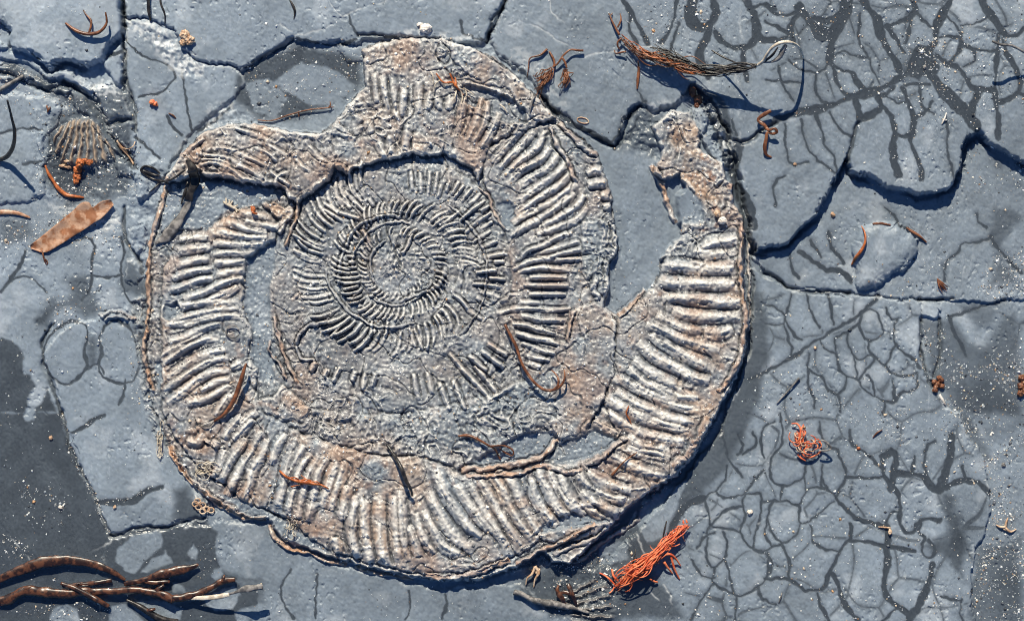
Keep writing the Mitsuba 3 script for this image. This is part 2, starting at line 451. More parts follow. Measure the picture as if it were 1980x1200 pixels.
for key, line in CRACKS:
    kind, w0 = key[0], max(float(key.strip('!-')) / 3 / 2 * 1.3, 1.8)
    w, d, t = along(line, 30)
    dd = d + 0.45 * w0 * noise(X[w], Y[w], 26, 71)
    if kind == '!':
        H[w] -= (4 + 1.6 * w0) * np.exp(-(dd / (w0 + 1.6)) ** 2)
        WET_SHADE[w] = np.maximum(WET_SHADE[w], 0.8 * (1 - sst(w0, w0 + 3, dd)))
    elif kind == '-':
        H[w] -= 0.7 * np.exp(-(d / 1.8) ** 2)
        VEIN[w] = np.maximum(VEIN[w], np.exp(-(d / 1.5) ** 2) * sst(-0.5, 0.3, noise(X[w], Y[w], 18, 73)))
    else:
        H[w] -= (0.7 if w0 < 2 else 0.5) * 0.5 * np.exp(-(dd / (w0 + 1.2)) ** 2)
        WET_SHADE[w] = np.maximum(WET_SHADE[w], (0.88 + 0.12 * min(w0 / 4, 1)) * (1 - sst(w0 * 0.85, w0 + 1.6, dd)))
    if kind != '-': EDGE[w] = np.minimum(EDGE[w], d)
H += 0.7 * sst(0, 14, EDGE)
# a finer net of hairline joints where the traced one is wide
gv = np.random.default_rng(3).uniform(0, 1, (6000, 2)) * [2140, 1360] - [80, 80]
keep = []
for q_ in gv:                                                     # evenly strewn centres
    if all((q_[0] - k_[0]) ** 2 + (q_[1] - k_[1]) ** 2 > 74 ** 2 for k_ in keep): keep.append(q_)
gv = np.array(keep)
MOSAIC = np.zeros_like(H)
for poly_ in ('1462,560 1650,575 1785,585 1788,720 1850,800 1915,950 1915,1015 1880,1110 1890,1280 1290,1280 1330,1100 1330,960 1440,800', '1440,-80 1960,-80 1960,180 1840,220 1700,190 1560,200 1500,150 1440,100', '1930,600 2050,600 2050,720 1930,720'):
    w, d = inside(pts(poly_), 0, 30)
    MOSAIC[w] = np.maximum(MOSAIC[w], sst(-4, 10, d))
d2 = cKDTree(gv).query(np.c_[(X + 10 * noise(X, Y, 40, 81)).ravel(), (Y + 10 * noise(X, Y, 40, 82)).ravel()], k=2)[0]
net = (d2[:, 1] - d2[:, 0]).reshape(X.shape)
zone = MOSAIC * sst(4, 8, EDGE)
thick = 1.6 + 1.8 * sst(-0.3, 0.6, noise(X, Y, 90, 84))
WET_SHADE = np.maximum(WET_SHADE, 0.6 * zone * (1 - sst(thick, thick + 2.2, net)))
H -= 0.3 * zone * np.exp(-(net / 3.5) ** 2)
EDGE = np.minimum(EDGE, np.where(zone > 0.3, net * 0.5 + 0.8, 30))
WET_SHADE = np.maximum(WET_SHADE, 0.28 * sst(6, 0, EDGE) * sst(1100, 1250, X))

# wet areas (the last also paints the fossil's shadow), then the dry islands in them
for s, o, txt in ((3, (0, 400), '''1|-200,1000 0,760 60,770 140,850 180,960 220,1050 250,1000 290,1080 340,1200 -200,1200
.8|390,420 440,400 520,400 510,470 550,560 560,600 500,600 400,560 420,500
.8|170,660 280,540 390,560 330,600 280,700 220,700
.8|500,760 560,740 580,800 560,920 510,940
.7|0,90 160,90 190,170 120,200 0,230
.7|700,200 790,300 830,380 840,500 720,470 705,330'''),
                  (3, (0, 800), '''1|-200,-10 350,-10 390,120 460,320 520,430 570,550 640,700 760,670 1000,650 1190,610 1260,680 1250,760 1270,900 1400,990 1500,1010 1500,1300 -200,1300
.9|1000,430 1100,400 1140,560 1190,620 1000,650 950,640 1000,540
.8|760,640 850,560 930,490 900,480 830,530 740,620
.8|650,540 740,540 740,580 660,580'''),
                  (3, (1480, 800), '''.9|1020,450 1100,480 1120,560 1160,600 1200,700 1200,820 1190,1010 1120,1000 1060,920 1000,840 900,770 1030,700 1040,500
.6|1120,0 1200,130 1260,230 1330,320 1330,250 1250,150 1180,0
.7|1210,900 1230,760 1500,720 1500,1300 1200,1300 1190,1010'''),
                  (3, (1480, 400), '''.7|920,650 1090,650 1180,810 1300,820 1350,650 1500,540 1500,1200 1100,1200 990,1060 930,950
.7|1330,0 1450,0 1500,60 1440,160 1390,200 1400,300 1500,400 1480,470 1290,480 1330,250 1310,150
.6|1130,570 1400,545 1480,545 1380,620 1340,700 1250,700'''),
                  (3, (1480, 0), '''.8|830,300 960,280 1020,330 960,440 880,420 800,440 780,390
.7|1300,900 1370,900 1420,980 1340,1010
.7|360,180 440,150 470,0 440,0 420,120'''),
                  (1, (0, 0), '''.95|500,116 575,78 650,92 704,108 704,165 670,200 640,208 560,232 500,235 455,190 465,150
.8|245,165 262,165 258,245 235,240 190,205 150,190 180,180
.9|30,110 150,175 250,240 262,320 245,330 180,240 100,190 0,150 0,115
.8|105,220 170,195 240,300 262,340 250,380 130,400 90,350 90,260
.6|0,1050 100,1040 420,1090 520,1100 520,1200 0,1200
1|1345,160 1400,190 1425,270 1430,350 1462,470 1458,520 1442,470 1405,330 1370,230 1335,195
.6|1190,275 1240,200 1300,225 1270,310 1200,290
.9|1060,1090 1180,1040 1240,960 1320,900 1330,960 1260,1100 1330,1200 1060,1200 1000,1130
0.85|1445,480 1475,560 1490,640 1470,780 1420,890 1360,960 1300,1010 1270,1080 1210,1180 1100,1180 1200,1040 1300,940 1400,800 1445,640''')):  # last band, below the lower right rim: damp plus painted shadow
    for key, poly in read(*o, s, txt):
        w, d = inside(poly, 26, 40)
        soft = 0 if key == '1' else 1
        d = d + (4 + 12 * soft) * fbm(X[w], Y[w], 30 + 45 * soft, 77, 4)
        WET_SHADE[w] = np.maximum(WET_SHADE[w], float(key) * 0.9 * sst(-2 - 6 * soft, 5 + 8 * soft, d))
for s, o, txt in ((3, (0, 400), '''1|130,840 220,870 260,930 270,1000 250,1130 200,1170 150,1160 145,1110 170,1080 215,1050 190,980 130,970'''),
                  (3, (0, 800), '''1|135,-40 200,-40 195,40 130,45
1|420,120 600,20 860,0 900,100 960,330 945,410 850,430 760,480 650,500 570,500 530,400 470,300 420,220
1|670,790 760,710 900,675 940,690 940,770 880,820 820,870 790,925 720,910 670,860
1|880,840 960,790 1000,830 1000,870 900,900 810,925
.9|1090,800 1120,750 1150,800 1140,860 1100,850
1|1260,700 1400,665 1560,660 1560,960 1380,950 1290,890 1250,800
1|600,560 660,540 740,570 780,640 700,680 640,660
1|850,580 930,480 990,470 1000,560 980,640 840,640
1|300,1130 380,1100 450,1130 460,1220 280,1220
1|620,1180 640,1110 720,1100 800,1150 850,1220 620,1220
1|1180,1060 1280,1020 1360,1000 1390,1050 1350,1130 1240,1140 1190,1110
1|1360,1150 1500,1100 1560,1110 1560,1220 1370,1220
1|1230,900 1280,890 1300,930 1250,970 1220,950
.8|990,960 1060,990 1080,1040 1000,1030
.9|770,1070 960,1080 1060,1130 1040,1200 860,1190 760,1120'''),
                  (1, (0, 0), '''.8|525,160 580,120 640,130 685,165 660,200 600,205
.7|470,160 520,150 560,190 530,230 490,215
1|1250,965 1330,930 1290,1040 1250,1050 1230,1010
.8|1160,1060 1215,1045 1215,1085 1160,1095''')):
    for key, poly in read(*o, s, txt):
        w, d = inside(poly, 8, 30)
        d = d + 2.5 * fbm(X[w], Y[w], 22, 78, 3)
        WET_SHADE[w] *= 1 - float(key) * sst(-2, 4, d)
WET_SHADE = np.clip(WET_SHADE + 0.25 * sst(0.15, 0.7, fbm(X, Y, 120, 41, 4)), 0, 1)

# broken, knobbly strips of rock and fine relief
for k, txt in ((1, '1187,285 1247,200 1267,230 1300,215 1300,300 1275,315 1230,292'), (1, '245,35 330,62 400,130 380,170 340,130 270,60'), (2.2, '1340,175 1380,190 1430,300 1415,350 1375,295'),
               (.8, '400,200 450,190 500,240 440,240 390,250'), (.8, '870,85 950,80 980,120 1050,170 1130,270 1100,275 1040,200 960,115'), (.7, '1060,1090 1200,1060 1200,1200 1060,1200'), (.8, '240,380 290,300 330,330 300,440 285,560 250,500'),
               (.8, '245,580 285,590 280,640 210,620'), (.5, '60,190 260,190 262,390 60,390')):
    w, d = inside(pts(txt), 12, 30)
    ROUGH[w] = np.maximum(ROUGH[w], k * sst(-8, 12, d))
n1 = fbm(WX, WY, 24, 51, 4)
terr = lambda v, n: (np.floor(v * n) + sst(0.55, 1.0, v * n - np.floor(v * n))) / n
H += ROUGH * (7 * terr(n1, 5) + 1.2 * noise(WX, WY, 7, 55) + 0.8 * noise(X, Y, 4.3, 57))
smoothzone = sst(0.75, 1.0, WET_SHADE)
H += (0.75 * fbm(X, Y, 22, 61, 3) + 0.26 * noise(X, Y, 5.5, 64) + 0.15 * noise(X, Y, 3.6, 65)) * (1 - 0.85 * smoothzone)
pit = sst(0.62, 0.8, noise(X, Y, 6, 66)) * sst(0.1, 0.5, noise(X, Y, 60, 67))
H -= 1.4 * pit * (1 - smoothzone)
GROUND_ONLY = H.copy()

# ================================================================ THE AMMONITE
FOS = np.zeros_like(H)             # 1 where fossil
BROWN = np.zeros_like(H)
LIGHT = np.zeros_like(H)  # pale tone; on the upper whorls it paints in sunlit faces
CRAG = np.zeros_like(H)            # how flaky
OUT = pts('700,95 740,78 800,72 850,72 875,85 920,95 960,112 1000,146 1040,190 1076,226 1112,256 1160,300 1168,330 1182,380 1190,430 1197,480 1180,512 1177,560 1168,590 1195,608 1232,580 1270,545 1285,500 1310,465 1330,440 1437,430 1440,500 1442,570 1452,620 1444,680 1428,730 1408,765 1386,805 1370,835 1342,885 1312,918 1272,946 1228,972 1192,1010 1150,1048 1100,1092 1066,1086 1048,1068 1000,1097 930,1122 860,1124 790,1117 720,1100 650,1082 600,1065 545,1042 522,1008 490,1002 440,984 400,958 372,932 343,892 322,850 303,800 282,745 276,690 284,600 286,500 298,420 324,340 350,300 390,256 440,238 500,240 560,252 620,256 650,230 680,190 706,166')
w, d = inside(OUT, 6, 60)
e = np.clip((d + 2) / 7, 0, 1)
base = 3.0 + 2.0 * fbm(X[w], Y[w], 90, 101, 3)
H[w] = H[w] * (1 - e) + base * e
FOS[w] = np.maximum(FOS[w], sst(-1, 1, d))
FOSD = np.zeros_like(H); FOSD[w] = np.maximum(d, 0)

def lift(poly, top, r, name, crag=0.0, brown=0.0, light=0.0, edge=1.0, tilt=(0, 0), wob=3.0):
    """one mass of shell: surface at height top with a rounded edge of radius r"""
    w, d = inside(poly, 0, r + 16)
    d = d + edge * 1.6 * noise(X[w], Y[w], 9, 103)
    e = np.clip((d + 1) / (r + 1), 0, 1)
    prof = np.sqrt(np.clip(1 - (1 - e) ** 2, 0, 1))
    p = np.asarray(poly, float)
    c = p.mean(0)
    t = top + (X[w] - c[0]) * tilt[0] + (Y[w] - c[1]) * tilt[1] + wob * fbm(X[w], Y[w], 60, 105, 3)
    H[w] = np.where(d > -1, H[w] + (t - H[w]) * prof, H[w])
    m = sst(-2, 3, d)
    LAB[w][d > 0] = name
    FOS[w] = np.maximum(FOS[w], m)
    for M, v in ((CRAG, crag), (BROWN, brown), (LIGHT, light)):
        M[w] = M[w] * (1 - m) + v * m
    return w, d

A = 'ammonite_fossil__'
L_MATRIX, L_INNER, L_MIDDLE, L_OUTER, L_ARCH, L_TOP, L_CAP = (new_label(A + n) for n in ('rock_core', 'inner_whorl', 'middle_whorl', 'outer_whorl', 'broken_whorl', 'upper_whorl', 'shell_cap'))
w, d = inside(OUT, 0, 20)
LAB[w][d > 0] = L_MATRIX
CRAG[w] = np.maximum(CRAG[w], 0.5 * (d > 0))
BROWN[w] = np.maximum(BROWN[w], 0.15 * (d > 0))
# outer whorl, right, bottom and left
lift(pts('1310,468 1338,446 1432,444 1437,570 1447,620 1439,680 1422,730 1398,768 1380,805 1364,832 1336,880 1305,914 1262,945 1222,968 1184,1006 1140,1036 1090,1050 1046,1040 1010,1065 960,1088 930,1098 860,1110 790,1104 720,1086 650,1066 600,1040 560,1004 520,985 470,968 430,930 400,920 365,880 335,840 318,800 312,745 315,690 312,600 318,520 340,478 400,440 470,400 520,412 543,440 528,468 496,490 476,510 470,560 468,600 486,640 478,690 498,712 494,760 560,826 640,856 720,880 790,880 845,892 890,914 940,911 1000,905 1050,897 1100,883 1150,850 1205,852 1180,815 1168,772 1182,720 1190,640 1195,612 1236,584 1272,548 1286,502'),
     13, 22, L_OUTER, crag=0.34, brown=0.36)
# inner whorls, lower towards the middle
th = np.linspace(0, 2 * np.pi, 60, endpoint=False)
lift(np.c_[778 + (238 + 12 * np.cos(2 * th)) * np.cos(th), 552 + 245 * np.sin(th)], 7, 18, L_INNER, crag=0.42, brown=0.1, light=0.3, wob=4)
lift(np.c_[772 + 118 * np.cos(th), 510 + 98 * np.sin(th)], 3.0, 10, L_INNER, crag=0.42, brown=0.08, light=0.3, wob=2)
lift(pts('500,790 545,760 600,790 700,800 790,800 880,780 960,760 1010,735 1060,760 1080,800 1050,830 960,870 890,905 850,890 790,878 720,876 640,855 560,825'), 9, 14, L_INNER, crag=0.8, brown=0.14, light=0.15)
# middle whorl, right, with its crumbled outer skin
lift(pts('925,300 990,255 1060,238 1108,262 1158,302 1166,335 1180,385 1187,432 1192,480 1174,515 1174,562 1165,592 1192,622 1186,720 1166,772 1130,838 1082,856 1050,820 1052,765 1010,722 985,640 990,520 978,440 936,352'), 11, 12, L_MIDDLE, crag=0.4, brown=0.2)
lift(pts('1125,430 1160,425 1188,440 1193,480 1176,515 1176,560 1150,580 1125,520'), 15, 6, L_MIDDLE, crag=1.0, light=0.2)
lift(pts('1100,600 1150,585 1190,620 1186,720 1166,772 1130,830 1085,848 1060,815 1085,740 1095,690'), 14.5, 6, L_MIDDLE, crag=0.3, brown=0.3, light=0.15)
lift(pts('975,755 1090,700 1060,770 1085,800 1000,850 890,880 820,830 900,790'), 10, 8, L_MIDDLE, crag=0.9, light=0.3)
# upper mass and the broken arch at upper left
lift(pts('702,97 742,82 800,75 852,75 920,97 1000,148 1040,192 1068,230 1000,256 945,280 925,350 905,322 862,300 810,296 742,308 690,322 640,305 622,262 652,232 682,192 708,168'), 17, 9, L_TOP, crag=0.62, brown=0.28, light=0.3)
lift(pts('860,80 920,97 1000,148 1040,192 1074,228 1040,236 1000,205 985,170 940,165 905,140 872,118'), 21, 8, L_TOP, crag=0.5, brown=0.3, light=0.1)
lift(pts('905,165 950,175 990,190 1015,215 1020,240 975,240 930,210 890,200 880,175'), 8, 10, L_TOP, crag=0.3, brown=0.1)
lift(pts('326,338 352,302 392,258 440,240 500,242 560,254 625,260 655,240 690,270 700,318 672,338 648,322 640,346 612,366 578,392 560,384 546,362 510,356 478,352 440,346 400,344 388,334 345,352 322,350'), 24, 8, L_ARCH, crag=0.7, brown=0.34, light=0.3)
lift(pts('640,262 690,270 760,250 860,270 855,298 800,300 742,310 690,325 648,318'), 21, 6, L_ARCH, crag=0.5, brown=0.45, light=0.1)
lift(pts('508,395 530,392 552,402 566,398 568,414 552,440 545,452 530,444 545,425'), 12, 4, L_ARCH, crag=0.4, brown=0.6)
lift(pts('545,742 600,790 575,815 520,800 498,772 530,765'), 11, 5, L_OUTER, crag=0.6, brown=0.45)
# cap of the youngest whorl at upper right, half flaked away
lift(pts('1262,248 1296,212 1332,216 1352,250 1350,305 1325,332 1285,350 1264,335 1278,290'), 9, 6, L_CAP, crag=0.5, brown=0.35, light=0.25)
lift(pts('1322,300 1350,285 1368,300 1396,316 1400,346 1416,358 1420,395 1436,420 1440,452 1380,444 1318,452 1318,424 1342,404 1336,372 1316,348'), 10, 6, L_CAP, crag=0.8, brown=0.8)
lift(pts('1276,500 1300,470 1330,448 1430,440 1434,500 1340,505'), 9, 10, L_CAP, crag=0.5, brown=0.15, light=0.35)
# sunken smooth rock between the whorls
def sink(poly, top, r=5):
    w, d = inside(pts(poly), 0, r + 14)
    e = sst(-r, r, d)
    H[w] = H[w] * (1 - e) + (top + 1.5 * fbm(X[w], Y[w], 40, 107, 2)) * e
    for M in (CRAG, BROWN, LIGHT): M[w] *= 1 - e
    LAB[w][d > 0] = L_MATRIX
sink('895,903 960,865 1010,838 1070,835 1085,852 1074,862 1040,882 985,894', 1)
sink('1100,876 1090,866 1150,828 1196,850 1165,872 1120,892 1075,897 1072,885', 1)
sink('480,500 512,475 532,466 530,520 520,570 526,640 530,690 526,740 506,735 500,715 486,690 490,645 474,600 474,545', -2)
sink('350,365 400,352 480,360 545,380 505,395 440,405 400,445 352,440 310,450 318,380', 4)
sink('960,395 985,390 1000,415 990,440 975,445', 6)
sink('1180,1005 1130,1015 1080,1022 1030,1035 1060,1010 1110,985 1150,975', 5)
sink('425,955 470,968 520,990 600,1042 640,1068 600,1058 545,1036 520,1003 470,990', 2)
sink('1308,378 1330,358 1345,378 1362,398 1360,428 1330,436 1312,432', 6)
sink('318,590 345,585 350,600 330,620 316,612', 4, 3)
sink('302,698 314,700 316,735 308,752 300,735', 1, 3)

# ribs: fields of raised bars over the whorls
RIBS = []   # (name, line, half width, height, brown)
def ribs(ox, oy, s, wdt, hgt, brown, text, part='rib'):
    for _, l in read(ox, oy, s, '\n'.join('r|' + q for q in text.strip().split('\n'))):
        RIBS.append((part, l, wdt, hgt, brown))
ribs(900, 200, 5, 8.2, 8.5, 0.2, '''540,250 440,370 260,590
660,280 550,400 330,640
770,260 700,420 540,560 360,740
820,430 740,540 560,640 400,790
900,480 830,590 650,720 520,800
985,550 920,650 760,760 510,940
1030,640 940,760 760,880 470,1070
1080,770 980,850 800,970 600,1040 440,1160
1060,860 930,960 700,1120 500,1230 430,1290
1150,880 1080,1000 900,1110 700,1190
1180,1000 1060,1130 900,1190 680,1250
1330,650 1240,650 1170,690
1360,770 1270,770 1180,790
1400,890 1310,880
1415,990 1330,1000''')
ribs(900, 420, 5, 6.4, 7.5, 0.2, '''1040,160 900,190 760,260 600,320 540,380
1110,240 960,280 720,330
1130,315 960,340 790,390
1130,405 930,405 680,400 450,500
1080,510 950,500 700,480 500,520
985,575 820,570 610,575
1000,655 820,655 540,655
975,740 800,740 600,745
720,830 520,830
1015,880 850,890 540,885 300,930
985,995 820,990 640,970 540,940
910,1125 760,1090 600,1040 450,1025
870,1190 700,1160 480,1110''')
ribs(1000, 400, 3, 6, 7, 0.25, '''250,795 130,760 0,720
225,850 120,820 20,780
190,890 100,870 40,850
150,935 60,900''')
ribs(1180, 400, 5, 12, 10, 0.5, '''1230,300 1130,330 990,350 880,410
1130,440 980,450 800,420
1200,590 1050,600 880,600 700,570 480,560
1210,740 1050,745 850,740 620,740 440,690
1270,900 1100,920 900,900 640,860 500,870
1250,1050 1080,1060 900,1060 740,1040 600,990''')
ribs(1100, 600, 4.1667, 12, 10, 0.5, '''1310,140 1200,180 1080,180
1060,180 950,150 800,80 700,30
1210,320 1080,280 900,220 760,150 620,100
1180,470 1050,420 900,340 760,250 660,180
1140,560 1000,530 860,450 700,370 560,250
900,640 800,580 660,500 520,400
1040,700 900,690 760,640 600,570 480,460
1050,790 900,770 700,690 500,590 340,540
1000,900 820,870 650,800 480,720 370,640
960,970 800,920 600,860 440,780 290,700
930,1050 760,1030 600,990 500,930 380,860 250,800
820,1110 700,1100 560,1060 480,1000
420,990 300,930 190,870''')
ribs(1000, 800, 3, 11, 9.5, 0.45, '''890,250 790,220 690,210 640,190
850,350 740,330 640,290 560,250 500,240''')
ribs(900, 800, 4.1667, 10.5, 9, 0.5, '''1340,610 1200,580 1080,530 980,460
1300,690 1180,660 1050,610
1240,800 1130,740 1010,680 920,620
1130,830 1000,750 920,700
1005,590 930,510 880,450
970,800 880,730 800,600 760,470
820,830 740,740 660,600 600,480 600,420
900,770 800,680 720,560 670,440
740,900 640,780 560,660 530,500
600,960 520,840 430,680 380,560 340,500
540,980 440,870 340,720 270,570 210,490
450,1050 340,900 260,770 180,640 110,520
340,1060 230,900 140,760 40,560''')
ribs(620, 820, 4.1667, 11, 9.5, 0.5, '''1400,860 1300,770 1200,640 1100,480
1300,900 1200,820 1110,700 1010,540 940,350
1220,980 1100,920 1010,800 930,640 880,520
1120,1040 980,960 900,820 830,680
920,1030 840,930 790,800 770,700
790,1060 750,920 710,800
650,1150 620,1000 600,800 590,560
690,1100 660,900 640,700 640,520
540,1190 490,1000 470,800 470,540
400,1150 370,950 350,820 340,620 330,500
300,1080 250,880 260,740 290,560
170,760 190,620 220,480
80,680 130,500 200,300
10,660 80,450 140,290
130,1040 110,900''')
ribs(300, 800, 4.1667, 9.5, 9, 0.55, '''1230,860 1280,650 1310,480 1390,350
1150,840 1200,620 1250,470 1330,340
1080,810 1120,620 1170,440 1260,320
1080,480 1150,350 1200,250
990,740 1040,560 1060,420 1110,300
940,400 990,260 1050,150
720,680 770,560 790,440 870,320 920,200
580,660 640,540 700,420 790,300 830,200 870,130
520,580 590,420 660,300 740,190
470,520 540,400 570,290
420,230 440,200
480,270 510,210
400,150 330,220 250,200
640,210 720,120 800,40
560,200 620,110 700,20''')
ribs(260, 400, 5, 8, 7.5, 0.32, '''720,300 600,290 430,320
750,390 600,400 420,430
740,505 600,510 400,560
770,600 600,610 470,640 370,690
770,690 640,700 480,760 330,800
1290,100 1150,70 1020,50
1410,200 1250,180 1080,120
1290,240 1100,220 1000,180 880,150
1290,290 1150,300 980,280 800,250
1310,350 1150,370 1000,370 770,350
1200,440 1080,450 920,450 770,460
1070,530 920,540 780,535
1070,610 900,640 800,660
1050,680 850,750 680,830 480,880
1000,780 850,860 720,910
1010,930 820,930 680,930 440,950
1010,970 800,1000 600,1040 380,1090
1020,1060 800,1060 560,1100 300,1130''')
ribs(260, 620, 5, 8, 7.5, 0.22, '''830,30 650,80 480,160 330,190
830,160 680,180 500,260 280,410
700,110 560,170 400,250 260,330
880,270 700,320 520,410 330,550
910,360 760,370 600,460 450,560 300,670
920,470 720,510 600,580 470,680 320,790
930,560 800,590 640,680
920,610 820,680 720,740 620,770 500,790
930,700 870,780 780,920
1040,400 930,450
1200,880 1040,980 860,1130''')
ribs(780, 300, 6.25, 4.4, 7.5, 0.18, '''100,200 110,420
210,200 210,460
320,180 290,500
410,190 370,470
450,340 400,520
560,300 500,450
670,310 570,480
730,350 600,520
830,390 690,560
930,450 780,600
980,540 830,660 670,800
1030,610 920,690
1060,690 930,790 750,950
1080,810 940,890
1060,920 850,1060
1150,1040 930,1130
680,680 480,830''')
ribs(540, 280, 5, 4.6, 7.5, 0.25, '''620,450 720,550 830,660
540,490 690,620
430,560 600,660 780,720
130,860 280,950 430,1020
130,1010 300,1080 380,1100
420,620 560,700 640,760
800,820 880,950
860,520 910,600
690,440 800,560''')
ribs(520, 480, 4.1667, 3.6, 7, 0.35, '''630,60 700,65
640,105 700,105
630,145 710,145
655,190 715,185
615,235 725,220
590,285 730,260
590,330 720,290
670,385 750,310
830,580 820,690
960,590 940,720
1170,650 1240,820
1130,640 1180,800
1060,560 1062,580
1148,550 1152,575
1390,490 1430,520
800,385 840,375
530,510 490,550
580,620 500,720
480,370 450,360
260,350 180,420''')
ribs(900, 420, 5, 5, 8, 0.2, '''300,230 160,300
390,340 200,390
380,420 270,430
300,510 90,540
380,600 210,590
330,780 120,720
170,990 20,890
240,860 100,780
340,690 200,660 60,650''')
ribs(500, 400, 3, 6, 8, 0.3, '''1110,850 1220,980 1350,1110
1250,920 1390,1080
1050,1010 1110,1170
1130,1000 1200,1170
980,950 1010,1080
900,960 930,1120
560,950 540,1010
620,960 600,1060
680,960 660,1040
470,930 430,1020
400,940 380,990
330,900 300,960
1220,860 1320,950
1290,830 1420,930
1330,790 1440,860''')
ribs(500, 0, 3, 7.5, 8.5, 0.35, '''1400,650 1350,760 1290,860
1300,560 1270,680 1210,820
1200,560 1170,700 1140,800
1120,560 1100,640
1000,530 980,640
930,480 935,660
850,520 830,680
780,460 810,700
720,440 760,640
680,430 700,600
1330,580 1310,700 1240,830
870,720 850,880
760,790 770,900
690,830 740,920
630,700 660,780
1030,560 1060,640''')
gq = np.random.default_rng(8)
def coil(turn): return 108 * 1.6 ** turn          # radius of the seam between whorls
for turn, n_, hw_, hh_, lo, hi in ((-2, 30, 2.6, 4.6, 0, 360), (-1, 42, 3.2, 5.6, 0, 360), (0, 58, 3.8, 6.6, 0, 360), (1, 66, 4.4, 7.2, 18, 250)):
    for k in range(n_):
        deg = 360 * (k + gq.uniform(-.22, .22)) / n_
        if not lo <= deg <= hi or gq.uniform() < 0.12: continue
        a, tt = math.radians(deg), turn + deg / 360 - 0.5
        q0, q1 = coil(tt - 0.5) + 4, coil(tt + 0.5) - 6
        q0, q1 = q0 + gq.uniform(0, .12) * (q1 - q0), q1 - gq.uniform(0, .2) * (q1 - q0)
        q1 = min(q1, 292 if 25 < deg < 150 else 258)
        if q1 - q0 < 12: continue
        RIBS.append(('rib', np.array([(768 + r_ * math.cos(a + s_), 518 + 0.94 * r_ * math.sin(a + s_)) for r_, s_ in zip(np.linspace(q0, q1, 4), (0, .015, .05, .11))]), hw_ * gq.uniform(.85, 1.1), hh_, 0.16))
ribs(260, 220, 5, 5, 5, 0.45, '''640,390 760,410 900,430 1020,500 1150,560 1290,640
640,500 720,480 860,500 980,570 1080,640 1180,640
620,580 720,590 860,600 1000,640 1100,690
760,340 900,350 1050,400 1200,470 1320,520
660,440 760,450 880,470 1000,540
1180,330 1290,380 1400,470
1300,300 1400,360 1500,420
1320,560 1440,640 1520,700
400,480 480,400 560,330 680,240
360,560 440,520 520,500
1500,560 1400,620 1380,720
1560,420 1640,520 1720,560
1700,320 1800,420 1880,480
980,150 1100,190 1240,240 1380,300''', 'fold')
rng = np.random.default_rng(5)
RIBTOP = np.full(H.shape, 0.0)
RIBU = np.full(H.shape, 9.0)
for name, line, hw, hh, br in RIBS:
    w, d, t = along(line, hw * 1.7, 'calm')
    wid = hw * (0.72 + 0.28 * np.sin(np.pi * np.clip(t * 0.86 + 0.07, 0, 1))) * (1.4 if hw > 7 else 1.22) * (1 + 0.10 * noise(X[w], Y[w], 26, 111))
    u = d / wid
    taper = np.sqrt(np.clip(np.minimum(t, 1 - t) / 0.16, 0, 1)) * (0.82 + 0.18 * noise(X[w], Y[w], 30, 112))
    b = (0.95 if hw > 7 else 1.2) * hh * rng.uniform(0.75, 1.1) * (0.65 * np.cos(np.pi / 2 * np.clip(u, 0, 1)) ** 1.6 + 0.35 * np.clip(1 - u, 0, 1)) * taper
    groove = -0.2 * hh * np.exp(-((u - 1.05) / 0.25) ** 2) * taper
    L = np.hypot(*(line[-1] - line[0]))
    if hw < 5.6: b = b * (0.3 + 0.7 * sst(-0.5, 0.0, noise(X[w], Y[w], 42, 117)))          # inner whorls are worn in patches
    lon = t * L + 700 * rng.uniform()
    b = b * (1 + 0.13 * noise(lon, u * 16 + 50 * rng.uniform(), 7, 115) * sst(0.9, 0.4, u))
    b = b * (1 - 0.3 * sst(0.34, 0.42, noise(lon, u * 6, 42, 116)) * (hw > 4))          # chipped lengths
    b = b * (1 - 0.2 * sst(0.15, 0.24, noise(lon, u * 18, 16, 118)) * sst(0.1, 0.3, u))      # flakes lost along the flank
    new = np.maximum(RIBTOP[w], b)
    RIBU[w] = np.where(taper > 0.15, np.minimum(RIBU[w], u), RIBU[w])
    H[w] += np.where(b > RIBTOP[w], b - RIBTOP[w], 0) + groove * (RIBTOP[w] < 0.3)
    lab = new_label(A + name)
    LAB[w][(u < 0.95) & (b > RIBTOP[w]) & (taper > 0.1)] = lab
    RIBTOP[w] = new
    m = sst(1.0, 0.5, u) * (t > 0) * (t < 1)
    BROWN[w] = np.maximum(BROWN[w], br * m * (0.6 + 0.6 * noise(X[w], Y[w], 40, 113)))
    CRAG[w] *= 1 - 0.45 * m
    FOS[w] = np.maximum(FOS[w], m)

